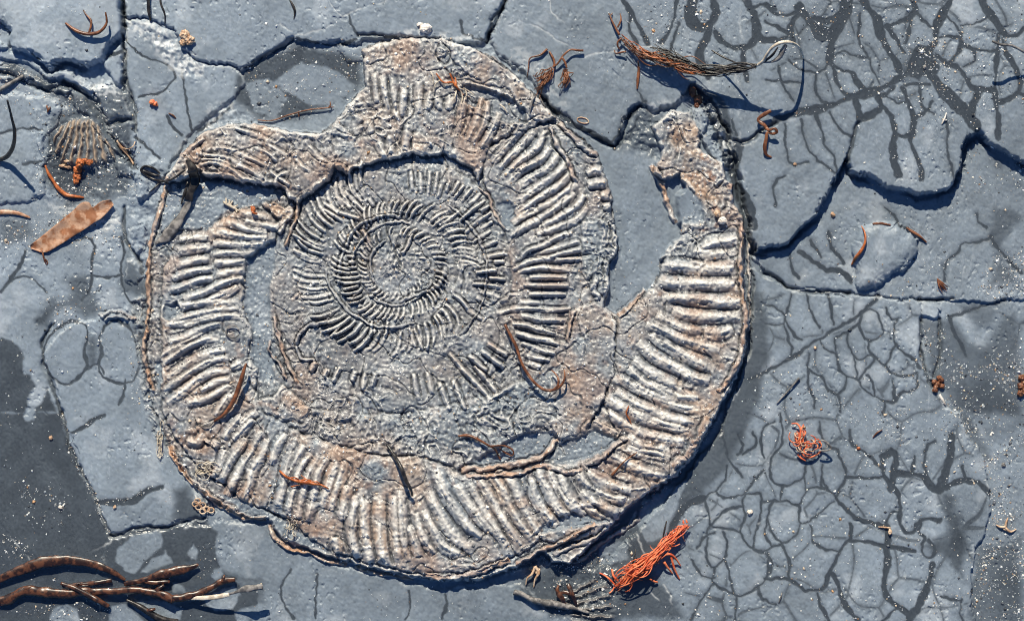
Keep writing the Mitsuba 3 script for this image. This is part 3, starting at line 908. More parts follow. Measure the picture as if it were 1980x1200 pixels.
# rims, sutures and torn shell edges: thin raised lines
KEELS = [('keel', 4.5, 6, .75, '325,342 312,400 300,440 290,480 287,540 286,590 283,640 278,680 282,700 290,735 298,755'),
 ('keel', 6, 6, .8, '328,862 345,896 372,932 400,955 440,985 475,999 516,1004'),
 ('keel', 4.5, 6, .8, '520,1014 530,1036 560,1060 600,1071 640,1086 672,1092'),
 ('keel', 4, 4, .7, '690,1095 740,1111 800,1121'),
 ('keel', 6, 7, .7, '820,1110 870,1114 920,1106 960,1090 986,1080'),
 ('keel', 4.5, 6, .65, '1000,1090 1040,1066 1090,1046 1112,1030 1150,1010'),
 ('keel', 5, 7, .8, '1432,430 1433,470 1430,520 1436,570 1441,620 1432,680 1418,720 1388,758'),
 ('keel', 8, 7, .6, '1368,802 1348,850 1334,872 1300,902'),
 ('torn_edge', 5, 9, .7, '890,908 912,904 930,908 960,902 985,899 1020,890 1050,880 1064,868 1070,856 1082,850'),
 ('torn_edge', 4, 6, .8, '900,918 940,920 980,914 1003,914 1030,902 1050,899 1075,905 1095,912 1125,905'),
 ('torn_edge', 4.5, 8, .5, '1195,612 1230,580 1246,558'),
 ('torn_edge', 5, 8, .3, '1130,898 1165,880 1200,850 1212,845'),
 ('torn_edge', 4, 7, .5, '1063,248 1075,278 1088,298 1100,318 1107,342 1114,352'),
 ('torn_edge', 5, 7, .35, '1080,238 1100,256 1125,280 1140,292 1158,300'),
 ('suture', 3.2, 7, .75, '577,390 572,420 562,448 552,478'),
 ('suture', 3.2, 6, .0, '668,475 688,442 720,424 755,416 775,421'),
 ('suture', 3.6, 6, .1, '864,515 850,545 830,560 800,572 775,585'),
 ('suture', 3, 5, .0, '664,480 658,520 652,552'),
 ('suture', 2.6, 5, .4, '925,360 945,380 950,400 965,425 975,446'),
 ('suture', 3.6, 6, .5, '1108,600 1102,630 1095,660'),
 ('suture', 3.4, 6, .6, '530,612 540,650 552,690 575,742'),
 ('suture', 4, 8, .1, '575,668 582,645 605,626 635,622'),
 ('suture', 3, 5, .1, '574,668 582,690 610,695'),
 ('suture', 3, 5, .55, '523,655 522,680 540,700 553,735'),
 ('torn_edge', 6, 8, .55, '1258,318 1275,345 1290,385 1303,425 1308,432'),
 
 ('suture', 3.4, 6, .1, '800,450 790,470 778,490'),
 ('torn_edge', 5, 5, .3, '1238,1000 1200,1030 1150,1060 1120,1085 1095,1090'), ('torn_edge', 4, 5, .3, '1200,1010 1150,1040 1095,1060 1070,1072'),
 ('keel', 3, 6, .2, '1448,470 1450,540 1452,600 1450,650'),
 *[('suture', 2.6, 4.2, .08, ' '.join(f'{768 + coil(tt) * math.cos(2 * math.pi * (tt + .0)):.1f},{518 + .94 * coil(tt) * math.sin(2 * math.pi * tt):.1f}' for tt in np.linspace(s_, s_ + .3, 12))) for s_ in (-1.6, -.95, -.5, .2, .85)],
 ('torn_edge', 4, 7, .25, '190,612 215,602 240,606 262,618'), ('torn_edge', 3.5, 6, .2, '200,618 225,612 250,616')]
KEEL = np.zeros_like(H)
for name, hw, hh, br, txt in KEELS:
    w, d, t = along(pts(txt), hw * 2.2)
    wid = hw * (1 + 0.3 * noise(X[w], Y[w], 12, 121))
    u = d / wid
    taper = np.sqrt(np.clip(np.minimum(t, 1 - t) / 0.08, 0, 1))
    b = hh * np.sqrt(np.clip(1 - u * u, 0, 1)) * taper * (0.85 + 0.3 * noise(X[w], Y[w], 10, 122))
    H[w] += b - 0.25 * hh * np.exp(-((u - 1.3) / 0.3) ** 2) * taper
    LAB[w][(u < 1.0) & (taper > 0.2)] = new_label(A + name)
    m = sst(1.1, 0.6, u) * (t > 0) * (t < 1)
    BROWN[w] = np.maximum(BROWN[w], br * m)
    KEEL[w] = np.maximum(KEEL[w], m * min(1, br * 1.3))
    CRAG[w] *= 1 - 0.6 * m
    FOS[w] = np.maximum(FOS[w], m)
# crumbs of crust along the outside
for poly, k in (('250,580 292,560 300,700 310,830 330,880 300,850 270,760 262,690', 1), ('370,955 410,960 420,990 385,995', 1), ('1236,960 1300,915 1330,880 1335,900 1290,950 1240,990', .8), ('1000,1090 1050,1068 1110,1085 1060,1100 900,1130 880,1125', 1),
                ('310,800 350,870 400,940 350,900 315,860', .9), ('1440,440 1456,480 1458,640 1446,640', .8), ('1300,880 1370,820 1400,770 1408,790 1370,850 1320,910', .7), ('540,560 560,520 560,600 545,660', .7)):
    w, d = inside(pts(poly), 8, 25)
    m = sst(-6, 8, d)
    CRAG[w] = np.maximum(CRAG[w], k * m)
    FOS[w] = np.maximum(FOS[w], 0.8 * m)

# flaky shell: terraced, warped and ridged relief
ang = np.arctan2(WY - 515, WX - 785)
rad = np.hypot(WX - 785, WY - 515)
flow = 9 * noise(X, Y, 45, 131)
fx, fy = X + flow + 5 * noise(X, Y, 17, 132), Y + 9 * noise(X, Y, 45, 133) + 5 * noise(X, Y, 17, 134)
f1 = fbm(fx, fy, 30, 141, 3)
f2 = fbm(ang * 110, rad, 13, 151, 2) * sst(50, 120, rad)
wrinkle = sst(0.55, 1.0, ridge(fx, fy, 15, 161)) * sst(-0.1, 0.4, noise(X, Y, 34, 162))
wrinkle2 = sst(0.6, 1.0, ridge(fx + 300, fy, 8, 163)) * sst(0.0, 0.5, noise(X, Y, 28, 164))
near = sst(300, 180, rad)
CRAG = np.maximum(CRAG, 0.95 * FOS * sst(62, 40, rad + 8 * noise(X, Y, 20, 182)))
amp = CRAG * FOS * (0.35 + 0.75 * sst(-0.35, 0.45, fbm(X, Y, 55, 181, 3)))
H += amp * (9 * terr(f1, 6) + (1.5 + 4 * near) * f2 + (3.4 - 0.8 * near) * wrinkle + 2.4 * wrinkle2 + 1.8 * noise(fx, fy, 6.5, 165))
H += FOS * ((1.5 - 1.0 * sst(0.5, 4, RIBTOP)) * fbm(fx, fy, 13, 171, 3) + 3.4 * sst(0.5, 4, RIBTOP) * terr(fbm(fx, fy, 26, 191, 3), 5) + (0.45 + 0.5 * CRAG) * noise(X, Y, 4.6, 175) + 0.3 * noise(X, Y, 3.4, 178))
cracklet = sst(0.86, 1.0, ridge(fx, fy, 38, 176)) * FOS * (CRAG > 0.2)
H -= 1.6 * cracklet
H += FOS * 0.75 * np.clip(H - ndimage.gaussian_filter(H, 1.6), -2.5, 2.5)          # crisp broken edges

# ================================================================ SMALL SHELL FOSSILS beside it
def fan(name, outline, hub, n, a0, a1, r0, r1, top, hh, brown):
    w, d = inside(outline, 0, 30)
    e = sst(-1, 14, d)
    H[w] += top * e
    LAB[w][d > 0] = new_label(name + '__shell')
    for k in range(n):
        a = math.radians(a0 + (a1 - a0) * k / (n - 1))
        bend = math.radians(6 * (k / (n - 1) - 0.5))
        line = [(hub[0] + r * math.cos(a - bend * q), hub[1] + r * math.sin(a - bend * q)) for q, r in zip((0, .5, 1), (r0, (r0 + r1) / 2, r1))]
        ww, dd, t = along(line, 9)
        m = (np.interp(t, [0, .1, .9, 1], [0, 1, 1, 0])) * np.exp(-(dd / 3.0) ** 2)
        msk = np.zeros_like(H, bool); 
        inn = shapely.contains_xy(shapely.Polygon(outline), X[ww], Y[ww])
        H[ww] += hh * m * inn
        BROWN[ww] = np.maximum(BROWN[ww], brown * m * inn)
        LAB[ww][(m > 0.4) & inn] = new_label(name + '__rib')
fan('fan_shell_fossil', pts('148,228 170,226 190,242 205,268 220,290 222,312 205,322 180,328 150,330 120,318 104,290 102,266 115,246'), (170, 150), 14, 128, 57, 80, 176, 8, 8, 1.0)
fan('shell_imprint', pts('1100,1140 1140,1120 1175,1125 1190,1150 1195,1200 1170,1230 1120,1240 1090,1200'), (1040, 1190), 13, -42, 62, 60, 150, 3, 6, 0.25)

# ================================================================ COLOUR OF THE GROUND AND FOSSIL
wide = fbm(X, Y, 190, 201, 3)
fine = noise(X, Y, 3.2, 205)
mid = fbm(X, Y, 26, 206, 3)
C = np.empty(H.shape + (3,))
DRY, WETC = np.array([0.170, 0.206, 0.252]), np.array([0.046, 0.056, 0.070])
paler_left = sst(1500, 300, X + 0.8 * Y + 260 * wide)  # paler towards the upper left
C[:] = DRY * (1.0 + 0.32 * paler_left + 0.2 * wide + 0.15 * mid + 0.08 * fine + 0.06 * noise(X, Y, 9, 207))[..., None]
bloom = sst(0.25, 0.75, fbm(X, Y, 46, 211, 4) + 0.5 * wide) * (1 - WET_SHADE)          # dried salt and silt
C += (bloom * 0.09)[..., None] * np.array([1, 1, 1])
scr = sst(0.82, 1.0, ridge(X * 0.9 + Y * 0.16, Y * 0.06, 5, 214)) * sst(0.2, 0.6, noise(X, Y, 70, 215)) * (1 - WET_SHADE)
C += (scr * 0.06)[..., None]
C *= (1 + 0.2 * (sst(2, 12, EDGE) - 0.5) * sst(1100, 1250, X))[..., None]
wm = np.clip(WET_SHADE * (1 + 0.12 * fine + 0.18 * mid), 0, 1)[..., None]
C = C * (1 - wm) + WETC * (1 + 0.2 * mid + 0.15 * fine)[..., None] * wm
# fossil: grey shell, tan and rust stains, pale flakes and veins
fm = FOS * np.clip(0.25 + 1.1 * CRAG + 1.2 * BROWN + LIGHT + 0.9 * (RIBTOP > 0.5), 0, 1)
grey = np.array([0.185, 0.215, 0.25]) * (1 + 0.35 * fbm(X, Y, 40, 221, 3) + 0.14 * fine)[..., None]
silver = sst(-0.1, 0.45, fbm(X, Y, 85, 287, 3))
tan = (np.array([0.40, 0.285, 0.21]) * (1 - silver[..., None]) + np.array([0.33, 0.325, 0.33]) * silver[..., None]) * (1 + 0.3 * fbm(X, Y, 17, 225, 3) + 0.12 * fine)[..., None]
rust = np.array([0.36, 0.17, 0.085])
pale = np.array([0.63, 0.605, 0.575])
F = grey
bm = np.clip(BROWN * (1.15 + 1.5 * fbm(X, Y, 34, 231, 4)) + 0.1 * sst(0.2, 0.7, fbm(X, Y, 50, 235, 3)), 0, 1)[..., None]
F = F * (1 - bm) + tan * bm
rm = (np.clip(BROWN * 1.3, 0, 1) * sst(0.25, 0.7, fbm(X, Y, 19, 241, 3)) * 0.55)[..., None]
F = F * (1 - rm) + rust * rm
lap = np.clip((H - ndimage.gaussian_filter(H, 2.6)) / 2.2, -1, 1)                   # crests: wear and painted sunlit white; hollows: painted shade
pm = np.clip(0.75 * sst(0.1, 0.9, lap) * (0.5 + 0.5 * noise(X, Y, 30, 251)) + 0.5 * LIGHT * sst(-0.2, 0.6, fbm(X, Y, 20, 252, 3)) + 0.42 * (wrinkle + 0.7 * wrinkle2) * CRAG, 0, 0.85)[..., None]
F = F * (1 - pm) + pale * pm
crest = sst(0.65, 0.15, RIBU) * (0.38 + 0.6 * sst(-0.5, 0.6, fbm(X, Y, 24, 281, 3)))  # rib crests whitened to paint in lit relief
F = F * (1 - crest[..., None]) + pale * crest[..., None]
recess = sst(0.75, 1.15, RIBU) * sst(2.2, 1.4, RIBU) * (0.42 + 0.3 * noise(X, Y, 18, 283))  # grey matrix between ribs, darkened further as painted shade
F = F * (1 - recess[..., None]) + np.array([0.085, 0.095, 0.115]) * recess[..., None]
stain = (sst(0.1, 0.5, fbm(X, Y, 70, 285, 4)) * 0.5 * sst(0, 0.3, BROWN))[..., None]
F = F * (1 - stain) + (0.5 * rust + 0.35 * tan) * stain
hm = (0.75 * sst(0.05, 0.8, -lap) + 0.3 * cracklet)[..., None]  # hollows darkened to paint in shade
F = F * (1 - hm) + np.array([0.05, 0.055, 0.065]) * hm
km = (np.clip(KEEL, 0, 1) * (0.55 + 0.45 * noise(X, Y, 13, 261)))[..., None]
F = F * (1 - km) + (0.6 * rust + 0.4 * tan) * km
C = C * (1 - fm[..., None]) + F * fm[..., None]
for poly, k in (('246,36 290,44 330,70 352,100 400,125 392,150 350,150 320,120 290,80 250,60', .75), ('172,168 200,160 232,172 240,190 215,186 185,184', .9), ('400,215 440,195 452,205 425,232 400,246', .6), ('196,395 215,400 235,430 205,440 180,455', .4), ('90,395 150,390 215,400 240,440 180,450 130,420', .5), ('760,62 830,60 880,70 930,80 900,84 830,72 770,70', .8), ('1000,86 1060,130 1100,200 1090,215 1040,160 990,110', .3), ('1260,200 1330,190 1330,175 1300,205 1262,215 1240,202', .6), ('1380,240 1415,270 1420,300 1400,290', .8)):
    w, d = inside(pts(poly), 10, 20)
    kk = (k * sst(-8, 8, d + 7 * fbm(X[w], Y[w], 16, 271, 3)) * (1 - 0.5 * FOS[w]) * sst(-0.5, 0.3, noise(X[w], Y[w], 5, 273)))[..., None]
    C[w] = C[w] * (1 - kk) + np.array([0.58, 0.6, 0.62]) * kk  # white patches paint in the sparkle of sunlit rough rock
ws = BROWN * (FOS < 0.5)
wm2 = np.clip(LIT_WEAR * (1 - FOS) * 0.55, 0, 1)[..., None]  # chipped edges, whitened to paint in sunlit rims
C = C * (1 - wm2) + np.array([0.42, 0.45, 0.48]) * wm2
C = C * (1 - 0.85 * ws[..., None]) + 0.85 * ws[..., None] * np.array([0.40, 0.29, 0.20])
C = C * (1 - 0.6 * VEIN[..., None]) + np.array([0.5, 0.52, 0.54]) * 0.6 * VEIN[..., None]
spk = sst(0.55, 0.8, noise(X, Y, 4.2, 291)) * sst(-0.2, 0.5, fbm(X, Y, 50, 292, 3)) * (1 - 0.6 * WET_SHADE) * (1 - FOS)
C *= (1 + 0.15 * spk - 0.15 * sst(0.6, 0.85, noise(X, Y, 4.6, 293)) * (1 - FOS))[..., None]
C = np.clip(C, 0.012, 0.8)
UVW = np.clip(WET_SHADE * (1 - fm), 0, 1)

# ================================================================ CUT THE SURFACE INTO ITS PIECES
# plates of rock between the joints become stones of the shelf
barrier = (EDGE < 1.6) | (FOS > 0.5)
comp, ncomp = ndimage.label(~barrier)
size = np.bincount(comp.ravel())
order = [k for k in np.argsort(-size) if k and 110 < size[k] < 60000][:260]
ground_lab = np.isin(LAB, [0] + [i for i, n in enumerate(NAMES) if n.startswith('rock_platform')])
remap = np.zeros(ncomp + 1, np.int32)
for k in order: remap[k] = new_label('rock_platform__plate')
idx = ndimage.distance_transform_edt(remap[comp] == 0, return_distances=False, return_indices=True)
grown = remap[comp][tuple(idx)]
dist_ok = EDGE < 9
LAB = np.where(ground_lab & (FOS < 0.5) & ((remap[comp] > 0) | dist_ok), np.where(remap[comp] > 0, remap[comp], grown), np.where(ground_lab & (LAB > 0), LAB, np.where(ground_lab, 0, LAB)))

nrm_y, nrm_x = np.gradient(H, STEP)
N = np.stack([-nrm_x, nrm_y, np.ones_like(H)], -1)
N /= np.linalg.norm(N, axis=-1, keepdims=True)
V = np.stack([(X - CX) * S, (CY - Y) * S, H * S], -1).reshape(-1, 3)
N, C3, U1 = N.reshape(-1, 3), C.reshape(-1, 3), UVW.ravel()
ii, jj = np.meshgrid(np.arange(NY - 1), np.arange(NX - 1), indexing='ij')
a = (ii * NX + jj).ravel()
quad = np.c_[a, a + NX, a + NX + 1, a + 1]
flab = LAB[:-1, :-1].ravel()
o_ = np.argsort(flab, kind='stable')
cuts = np.searchsorted(flab[o_], np.arange(len(NAMES) + 1))
COUNT = {}
def key_for(name):
    COUNT[name] = COUNT.get(name, 0) + 1
    return name if COUNT[name] == 1 else f'{name}_{COUNT[name] - 1:03d}'
small = sorted((i for i, n in enumerate(NAMES) if n == A + 'rib'), key=lambda i: cuts[i] - cuts[i + 1])[300:]
if small:                                                          # past 300 ribs the smallest are one part
    NAMES.append(A + 'worn_ribs')
    flab[np.isin(flab, small)] = len(NAMES) - 1
    o_ = np.argsort(flab, kind='stable')
    cuts = np.searchsorted(flab[o_], np.arange(len(NAMES) + 1))
    labels[A + 'worn_ribs'] = {'label': 'small worn ribs of the innermost coils', 'kind': 'stuff'}
for k, name in enumerate(NAMES):
    q = quad[o_[cuts[k]:cuts[k + 1]]]
    if len(q) < 12: 
        if len(q) == 0: continue
    ids, inv = np.unique(q, return_inverse=True)
    q = inv.reshape(q.shape)
    tri = np.vstack([q[:, [0, 1, 2]], q[:, [0, 2, 3]]])
    path = meshkit.write_ply((V[ids], tri), smooth=False, uv=np.c_[U1[ids], U1[ids]], color=C3[ids], normals=N[ids])
    scene[key_for(name)] = {'type': 'ply', 'filename': path, 'face_normals': False,
                            'bsdf': {'type': 'ref', 'id': 'rock_material' if name.startswith('rock') else 'fossil_material'}}
labels['rock_platform'] = {'label': 'blue grey wave-cut rock shelf split into slabs and veined plates, damp in its joints', 'kind': 'structure'}
labels['ammonite_fossil'] = {'label': 'huge ribbed spiral ammonite fossil set in grey rock, filling the middle', 'category': 'fossil'}
labels['fan_shell_fossil'] = {'label': 'small dark fan-shaped ribbed shell fossil at upper left of the ammonite', 'category': 'fossil'}
labels['shell_imprint'] = {'label': 'dark gritty imprint of a ribbed shell at the bottom edge beside the orange rope', 'category': 'fossil'}

# the shore beyond the surveyed piece, coarser
R = 3.0
gx_, gy_ = np.meshgrid(np.r_[np.linspace(-R, -0.535, 60), np.linspace(-0.52, 0.52, 40), np.linspace(0.535, R, 60)], np.r_[np.linspace(-R, -0.34, 60), np.linspace(-0.325, 0.325, 28), np.linspace(0.34, R, 60)])
bx, by = gx_ / S + CX, CY - gy_ / S
jx, jy = np.clip((bx - xs[0]) / STEP, 0, NX - 1), np.clip((by - ys[0]) / STEP, 0, NY - 1)
edge_h = ndimage.map_coordinates(ndimage.gaussian_filter(H, 6), [jy, jx], order=1)
away = np.hypot(np.maximum(np.abs(gx_) - 0.52, 0), np.maximum(np.abs(gy_) - 0.325, 0))
inner = (np.abs(gx_) < 0.525) & (np.abs(gy_) < 0.33)
gz = edge_h * S * np.exp(-away / 0.4) - 0.002 + 0.012 * fbm(bx, by, 300, 301, 3) * sst(0, 0.3, away) - 0.03 * inner
col = DRY * (1 + 0.3 * fbm(bx, by, 200, 305, 3))[..., None] * np.where(sst(-0.1, 0.3, fbm(bx, by, 260, 309, 3)) > 0.5, 0.35, 1)[..., None]
v_ = np.stack([gx_, gy_, gz], -1).reshape(-1, 3)
m_, n_ = gx_.shape
i2, j2 = np.meshgrid(np.arange(m_ - 1), np.arange(n_ - 1), indexing='ij')
a_ = (i2 * n_ + j2).ravel()
f_ = np.c_[a_, a_ + 1, a_ + n_ + 1, a_ + n_]
scene['shore'] = mikit.ply((v_, f_), 'rock_material', smooth=True, color=np.clip(col.reshape(-1, 3), 0.01, 0.8), uv=np.zeros((len(v_), 2)))
labels['shore'] = {'label': 'grey rock shore going on beyond the shelf', 'kind': 'structure'}

# ================================================================ THINGS LYING ON THE ROCK
HS = ndimage.gaussian_filter(H, 1.5)
def ground(x, y):
    return ndimage.map_coordinates(HS, [(np.asarray(y, float) - ys[0]) / STEP, (np.asarray(x, float) - xs[0]) / STEP], order=1, mode='nearest')
CAMU = CAM / S
def place(q):
    """plan points (x, y, clearance above the rock) -> metres; a lifted point is set where its sight line puts it"""
    q = np.asarray(q, float)
    x, y = q[:, 0], q[:, 1]
    for _ in range(2):
        z = ground(x, y) + q[:, 2]
        x, y = CX + (q[:, 0] - CX) * (1 - z / CAMU), CY + (q[:, 1] - CY) * (1 - z / CAMU)
    return np.c_[(x - CX) * S, (CY - y) * S, z * S]
rg = np.random.default_rng(17)
def tube(points, radius, n=None, sides=8, flat=1.0, bump=0.12, seed=0, twist=0.0):
    """a rod or ribbon through (x, y, clearance): radius a number or a list along it, flat = thickness / width"""
    p = np.asarray(points, float)
    n = n or max(8, int(np.hypot(*np.diff(p[:, :2], axis=0).T).sum() / 3.0))
    c = place(spline(p, n))
    c[1:-1] = (c[:-2] + 2 * c[1:-1] + c[2:]) / 4
    r = np.interp(np.linspace(0, 1, n), np.linspace(0, 1, len(np.atleast_1d(radius))), np.atleast_1d(radius)) * S
    t = np.gradient(c, axis=0)
    t /= np.linalg.norm(t, axis=1, keepdims=True) + 1e-12
    side = np.cross(t, [0, 0, 1.0])
    side /= np.linalg.norm(side, axis=1, keepdims=True) + 1e-9
    up = np.cross(side, t)
    g = np.random.default_rng(seed + 1000)
    ph = np.arange(sides) * 2 * np.pi / sides
    wob = 1 + bump * ndimage.gaussian_filter(g.normal(size=(n, sides)), (2.4, 0.9), mode=('nearest', 'wrap')) * 4
    tw = twist * np.linspace(0, 1, n)[:, None]
    cs, sn = np.cos(ph + 0 * tw) , np.sin(ph + 0 * tw) * flat
    u_, v_ = cs * np.cos(tw) - sn * np.sin(tw), cs * np.sin(tw) + sn * np.cos(tw)
    v = c[:, None] + (r[:, None] * wob)[..., None] * (u_[..., None] * side[:, None] + v_[..., None] * up[:, None])
    v = np.concatenate([v.reshape(-1, 3), c[:1], c[-1:]])
    i, j = np.meshgrid(np.arange(n - 1), np.arange(sides), indexing='ij')
    a, b = i * sides + j, i * sides + (j + 1) % sides
    f = [np.stack([a, a + sides, b], -1).reshape(-1, 3), np.stack([b, a + sides, b + sides], -1).reshape(-1, 3)]
    k = np.arange(sides)
    f += [np.c_[np.full(sides, n * sides), k, (k + 1) % sides], np.c_[np.full(sides, n * sides + 1), (n - 1) * sides + (k + 1) % sides, (n - 1) * sides + k]]
    return trimesh.Trimesh(v, np.vstack(f)[:, ::-1] if False else np.vstack(f), process=False)
def lump(x, y, dz, rx, ry, rz, seed=0, rot=0, rough=0.5, sub=3):
    m = trimesh.creation.icosphere(subdivisions=sub)
    v = np.array(m.vertices)
    k = 1 + rough * ((meshkit.fbm(v * 1.7 + seed * 3.1, 3, seed) - 0.5) * 2.4 + (meshkit.noise(v * 4.5 + seed, seed + 5) - 0.5) * 0.8)
    v = v * k[:, None] * [rx, ry, rz]
    c, s_ = math.cos(rot), math.sin(rot)
    v = np.c_[v[:, 0] * c - v[:, 1] * s_, v[:, 0] * s_ + v[:, 1] * c, v[:, 2]] * S
    return trimesh.Trimesh(v + place([[x, y, dz]])[0], m.faces, process=False)
def join(ms): return trimesh.util.concatenate(ms)
def put(name, mesh, mat, smooth=True): 
    scene[name] = mikit.ply(mesh, mat, smooth=smooth)
def thing(base, label, cat, group=None):
    key = key_for(base)
    labels[key] = {'label': label, 'category': cat}
    if group: labels[key]['group'] = group
    return key
def simple(base, label, cat, mesh, mat, group=None):
    put(thing(base, label, cat, group), mesh, mat)
def parts(base, label, cat, items, group=None):
    k = thing(base, label, cat, group)
    for part, mesh, mat in items: put(key_for(f'{k}__{part}'), mesh, mat)
    return k
def q(text): return [[float(v) for v in s.split(',')] for s in text.split()]

# --- upper left
parts('seaweed_twig', 'brown Y-shaped seaweed twig arched over the top left slab', 'seaweed',
      [('stem', tube(q('127,45,2 148,60,8 172,66,10 194,61,13 206,46,18 204,24,22'), [2, 3.2, 3.6, 3.4, 2.6, 1.6], seed=1), 'brown_weed'),
       ('branch', tube(q('172,65,10 176,50,9 176,40,7 166,28,4 161,20,1'), [3, 2.4, 2.4, 1.5, 1], seed=2), 'brown_weed')])
simple('wood_stick', 'short weathered brown stick poking in at the left edge above the black stem', 'stick', tube(q('-12,180,6 18,163,6 44,147,6'), [4.5, 4, 3.4], seed=3), 'grey_weed')
simple('seaweed_or_shadow', 'curved shiny black stem standing up at the left edge', 'seaweed', tube(q('14,194,140 22,225,118 28,258,85 25,285,48 14,302,16 -8,312,4'), [1.6, 2.6, 3.4, 4, 4, 3.4], n=44, seed=4), 'black_weed')
simple('seaweed_strip', 'flat brown seaweed strip lying on the left edge beside the orange brown blade', 'seaweed', tube(q('-10,411,3 12,410,4 32,412,4 58,421,3'), [4.5, 5, 4.2, 2], flat=0.5, seed=5), 'blade_weed')
def blade():
    top = np.array(q('58,474,3 76,460,5 108,434,8 140,408,11 163,390,13 172,391,13 178,400,13 196,389,12 214,386,10'))
    bot = np.array(q('60,481,2 84,488,3 114,474,4 142,456,6 168,440,8 182,430,9 193,424,9 206,412,9 220,396,9'))
    n, m = 40, 10
    a, b = spline(top, n), spline(bot, n)
    g = [a + (b - a) * k for k in np.linspace(0, 1, m)]
    p = np.stack(g, 1).reshape(-1, 3)
    p[:, 2] += 1.8 * noise(p[:, 0], p[:, 1], 12, 400) + 0.7 * noise(p[:, 0], p[:, 1], 5, 402) + 2.2 * np.tile((np.linspace(-1, 1, m)) ** 2, n)
    v = place(p)
    w = v - [0, 0, 1.6 * S]
    i, j = np.meshgrid(np.arange(n - 1), np.arange(m - 1), indexing='ij')
    k = (i * m + j).ravel()
    f = np.c_[k, k + m, k + m + 1, k + 1]
    f = np.vstack([f[:, [0, 1, 2]], f[:, [0, 2, 3]]])
    rim = np.r_[np.arange(m - 1), np.arange(n - 1) * m + m - 1, (n * m - 1) - np.arange(m - 1), (np.arange(n - 1)[::-1] + 1) * m]
    nx = np.roll(rim, -1)
    N_ = n * m
    s1 = np.vstack([np.c_[rim, nx, nx + N_], np.c_[rim, nx + N_, rim + N_]])
    return trimesh.Trimesh(np.vstack([v, w]), np.vstack([f, f[:, ::-1] + N_, s1]), process=False)
parts('strap_seaweed', 'flat orange brown strap of seaweed lying left of the ammonite', 'seaweed',
      [('blade', blade(), 'blade_weed'), ('stalk', join([tube(q('82,484,2 84,497,4 88,508,2'), [1.8, 1.6, 1.2]), tube(q('86,500,3 92,506,2 90,512,1'), [1.2, .8])]), 'brown_weed')])
simple('orange_strand', 'rusty orange seaweed strand curving below the fan shell fossil', 'seaweed', tube(q('87,320,4 93,334,4 101,347,5 113,364,5 127,377,5 144,380,4 162,382,2'), [1.6, 3, 3.8, 4.2, 4.4, 3.4, 1.8], bump=.25, seed=6), 'rust_weed')
parts('orange_sponge', 'lumpy orange sponge on the lower rim of the fan shell fossil', 'sponge',
      [('body', join([lump(155, 316, 5, 8, 9, 7, 1), lump(150, 329, 5, 7.5, 8, 7, 2), lump(149, 341, 5, 8, 7, 6, 3), lump(147, 351, 4, 5, 5, 5, 4)]), 'rust_weed'),
       ('arm', join([lump(164, 311, 5, 6, 4, 4, 5), lump(172, 314, 5, 6.5, 5, 5, 6)]), 'rust_weed')])
simple('sponge_crumb', 'small rusty sponge crumb left of the lumpy orange sponge', 'sponge', join([lump(122, 321, 3, 7, 3.4, 3, 8), lump(132, 323, 3, 6, 3.2, 3, 9), lump(129, 312, 3, 5, 2.6, 2.4, 10)]), 'tan_shell')
parts('seaweed_twig', 'thin tan twig lying across the dark gully right of the fan shell', 'seaweed',
      [('stem', tube(q('225,273,6 236,286,6 246,298,6 258,318,3'), [2.2, 2.6, 2, 1.6], bump=.3, seed=7), 'tan_shell'), ('branch', tube(q('238,287,6 248,288,8 258,283,9 262,274,7'), [2, 2, 2, 1.6], bump=.35, seed=8), 'tan_shell')])
simple('orange_crumb', 'tiny bright orange crumb alone on grey rock, upper left', 'sponge', join([lump(294, 198, 4, 5, 4.6, 4.4, 11), lump(300, 201, 4, 4.6, 5, 4, 12)]), 'orange_weed')
simple('shell_fragment', 'knobbly tan shell fragment on the ledge above the small orange crumb', 'shell', join([lump(356, 68, 6, 8, 10, 7, 13), lump(366, 78, 6, 9, 9, 7, 14), lump(353, 82, 5, 6, 6, 5, 15)]), 'tan_shell')
simple('seaweed_or_shadow', 'straight dark stem lying over the top edge, left of centre', 'seaweed', tube(q('286,-20,10 287,8,9 289,30,6 291,40,2'), [4, 3.6, 3.2, 2], seed=9), 'black_weed')
simple('seaweed_or_shadow', 'thin dark strip modelled as the shadow of the straight stem at the top edge', 'seaweed', tube(q('309,-20,3 311,8,3 318,25,3 319,48,2'), [2, 2, 1.6, 1], seed=10), 'black_weed')  # cast shadow of the straight stem, modelled as a dark strip
simple('seaweed_sliver', 'small dark seaweed sliver on the slab at the top, left of centre', 'seaweed', tube(q('560,0,2 566,10,3 570,20,3 568,38,1'), [1, 2.4, 2.2, .6], seed=11), 'black_weed')
simple('seaweed_scrap', 'tiny brown scrap on the slab above the fan shell fossil', 'seaweed', join([tube(q('90,205,2 93,212,4 92,217,2'), [1.6, 2, 1.4]), tube(q('97,207,2 94,213,4'), [1.4, 1.6])]), 'brown_weed')
simple('seaweed_scrap', 'short dark sliver on the slab left of the broken whorl', 'seaweed', tube(q('326,219,2 333,222,3 340,229,1'), [1, 2, 1], seed=12), 'brown_weed')
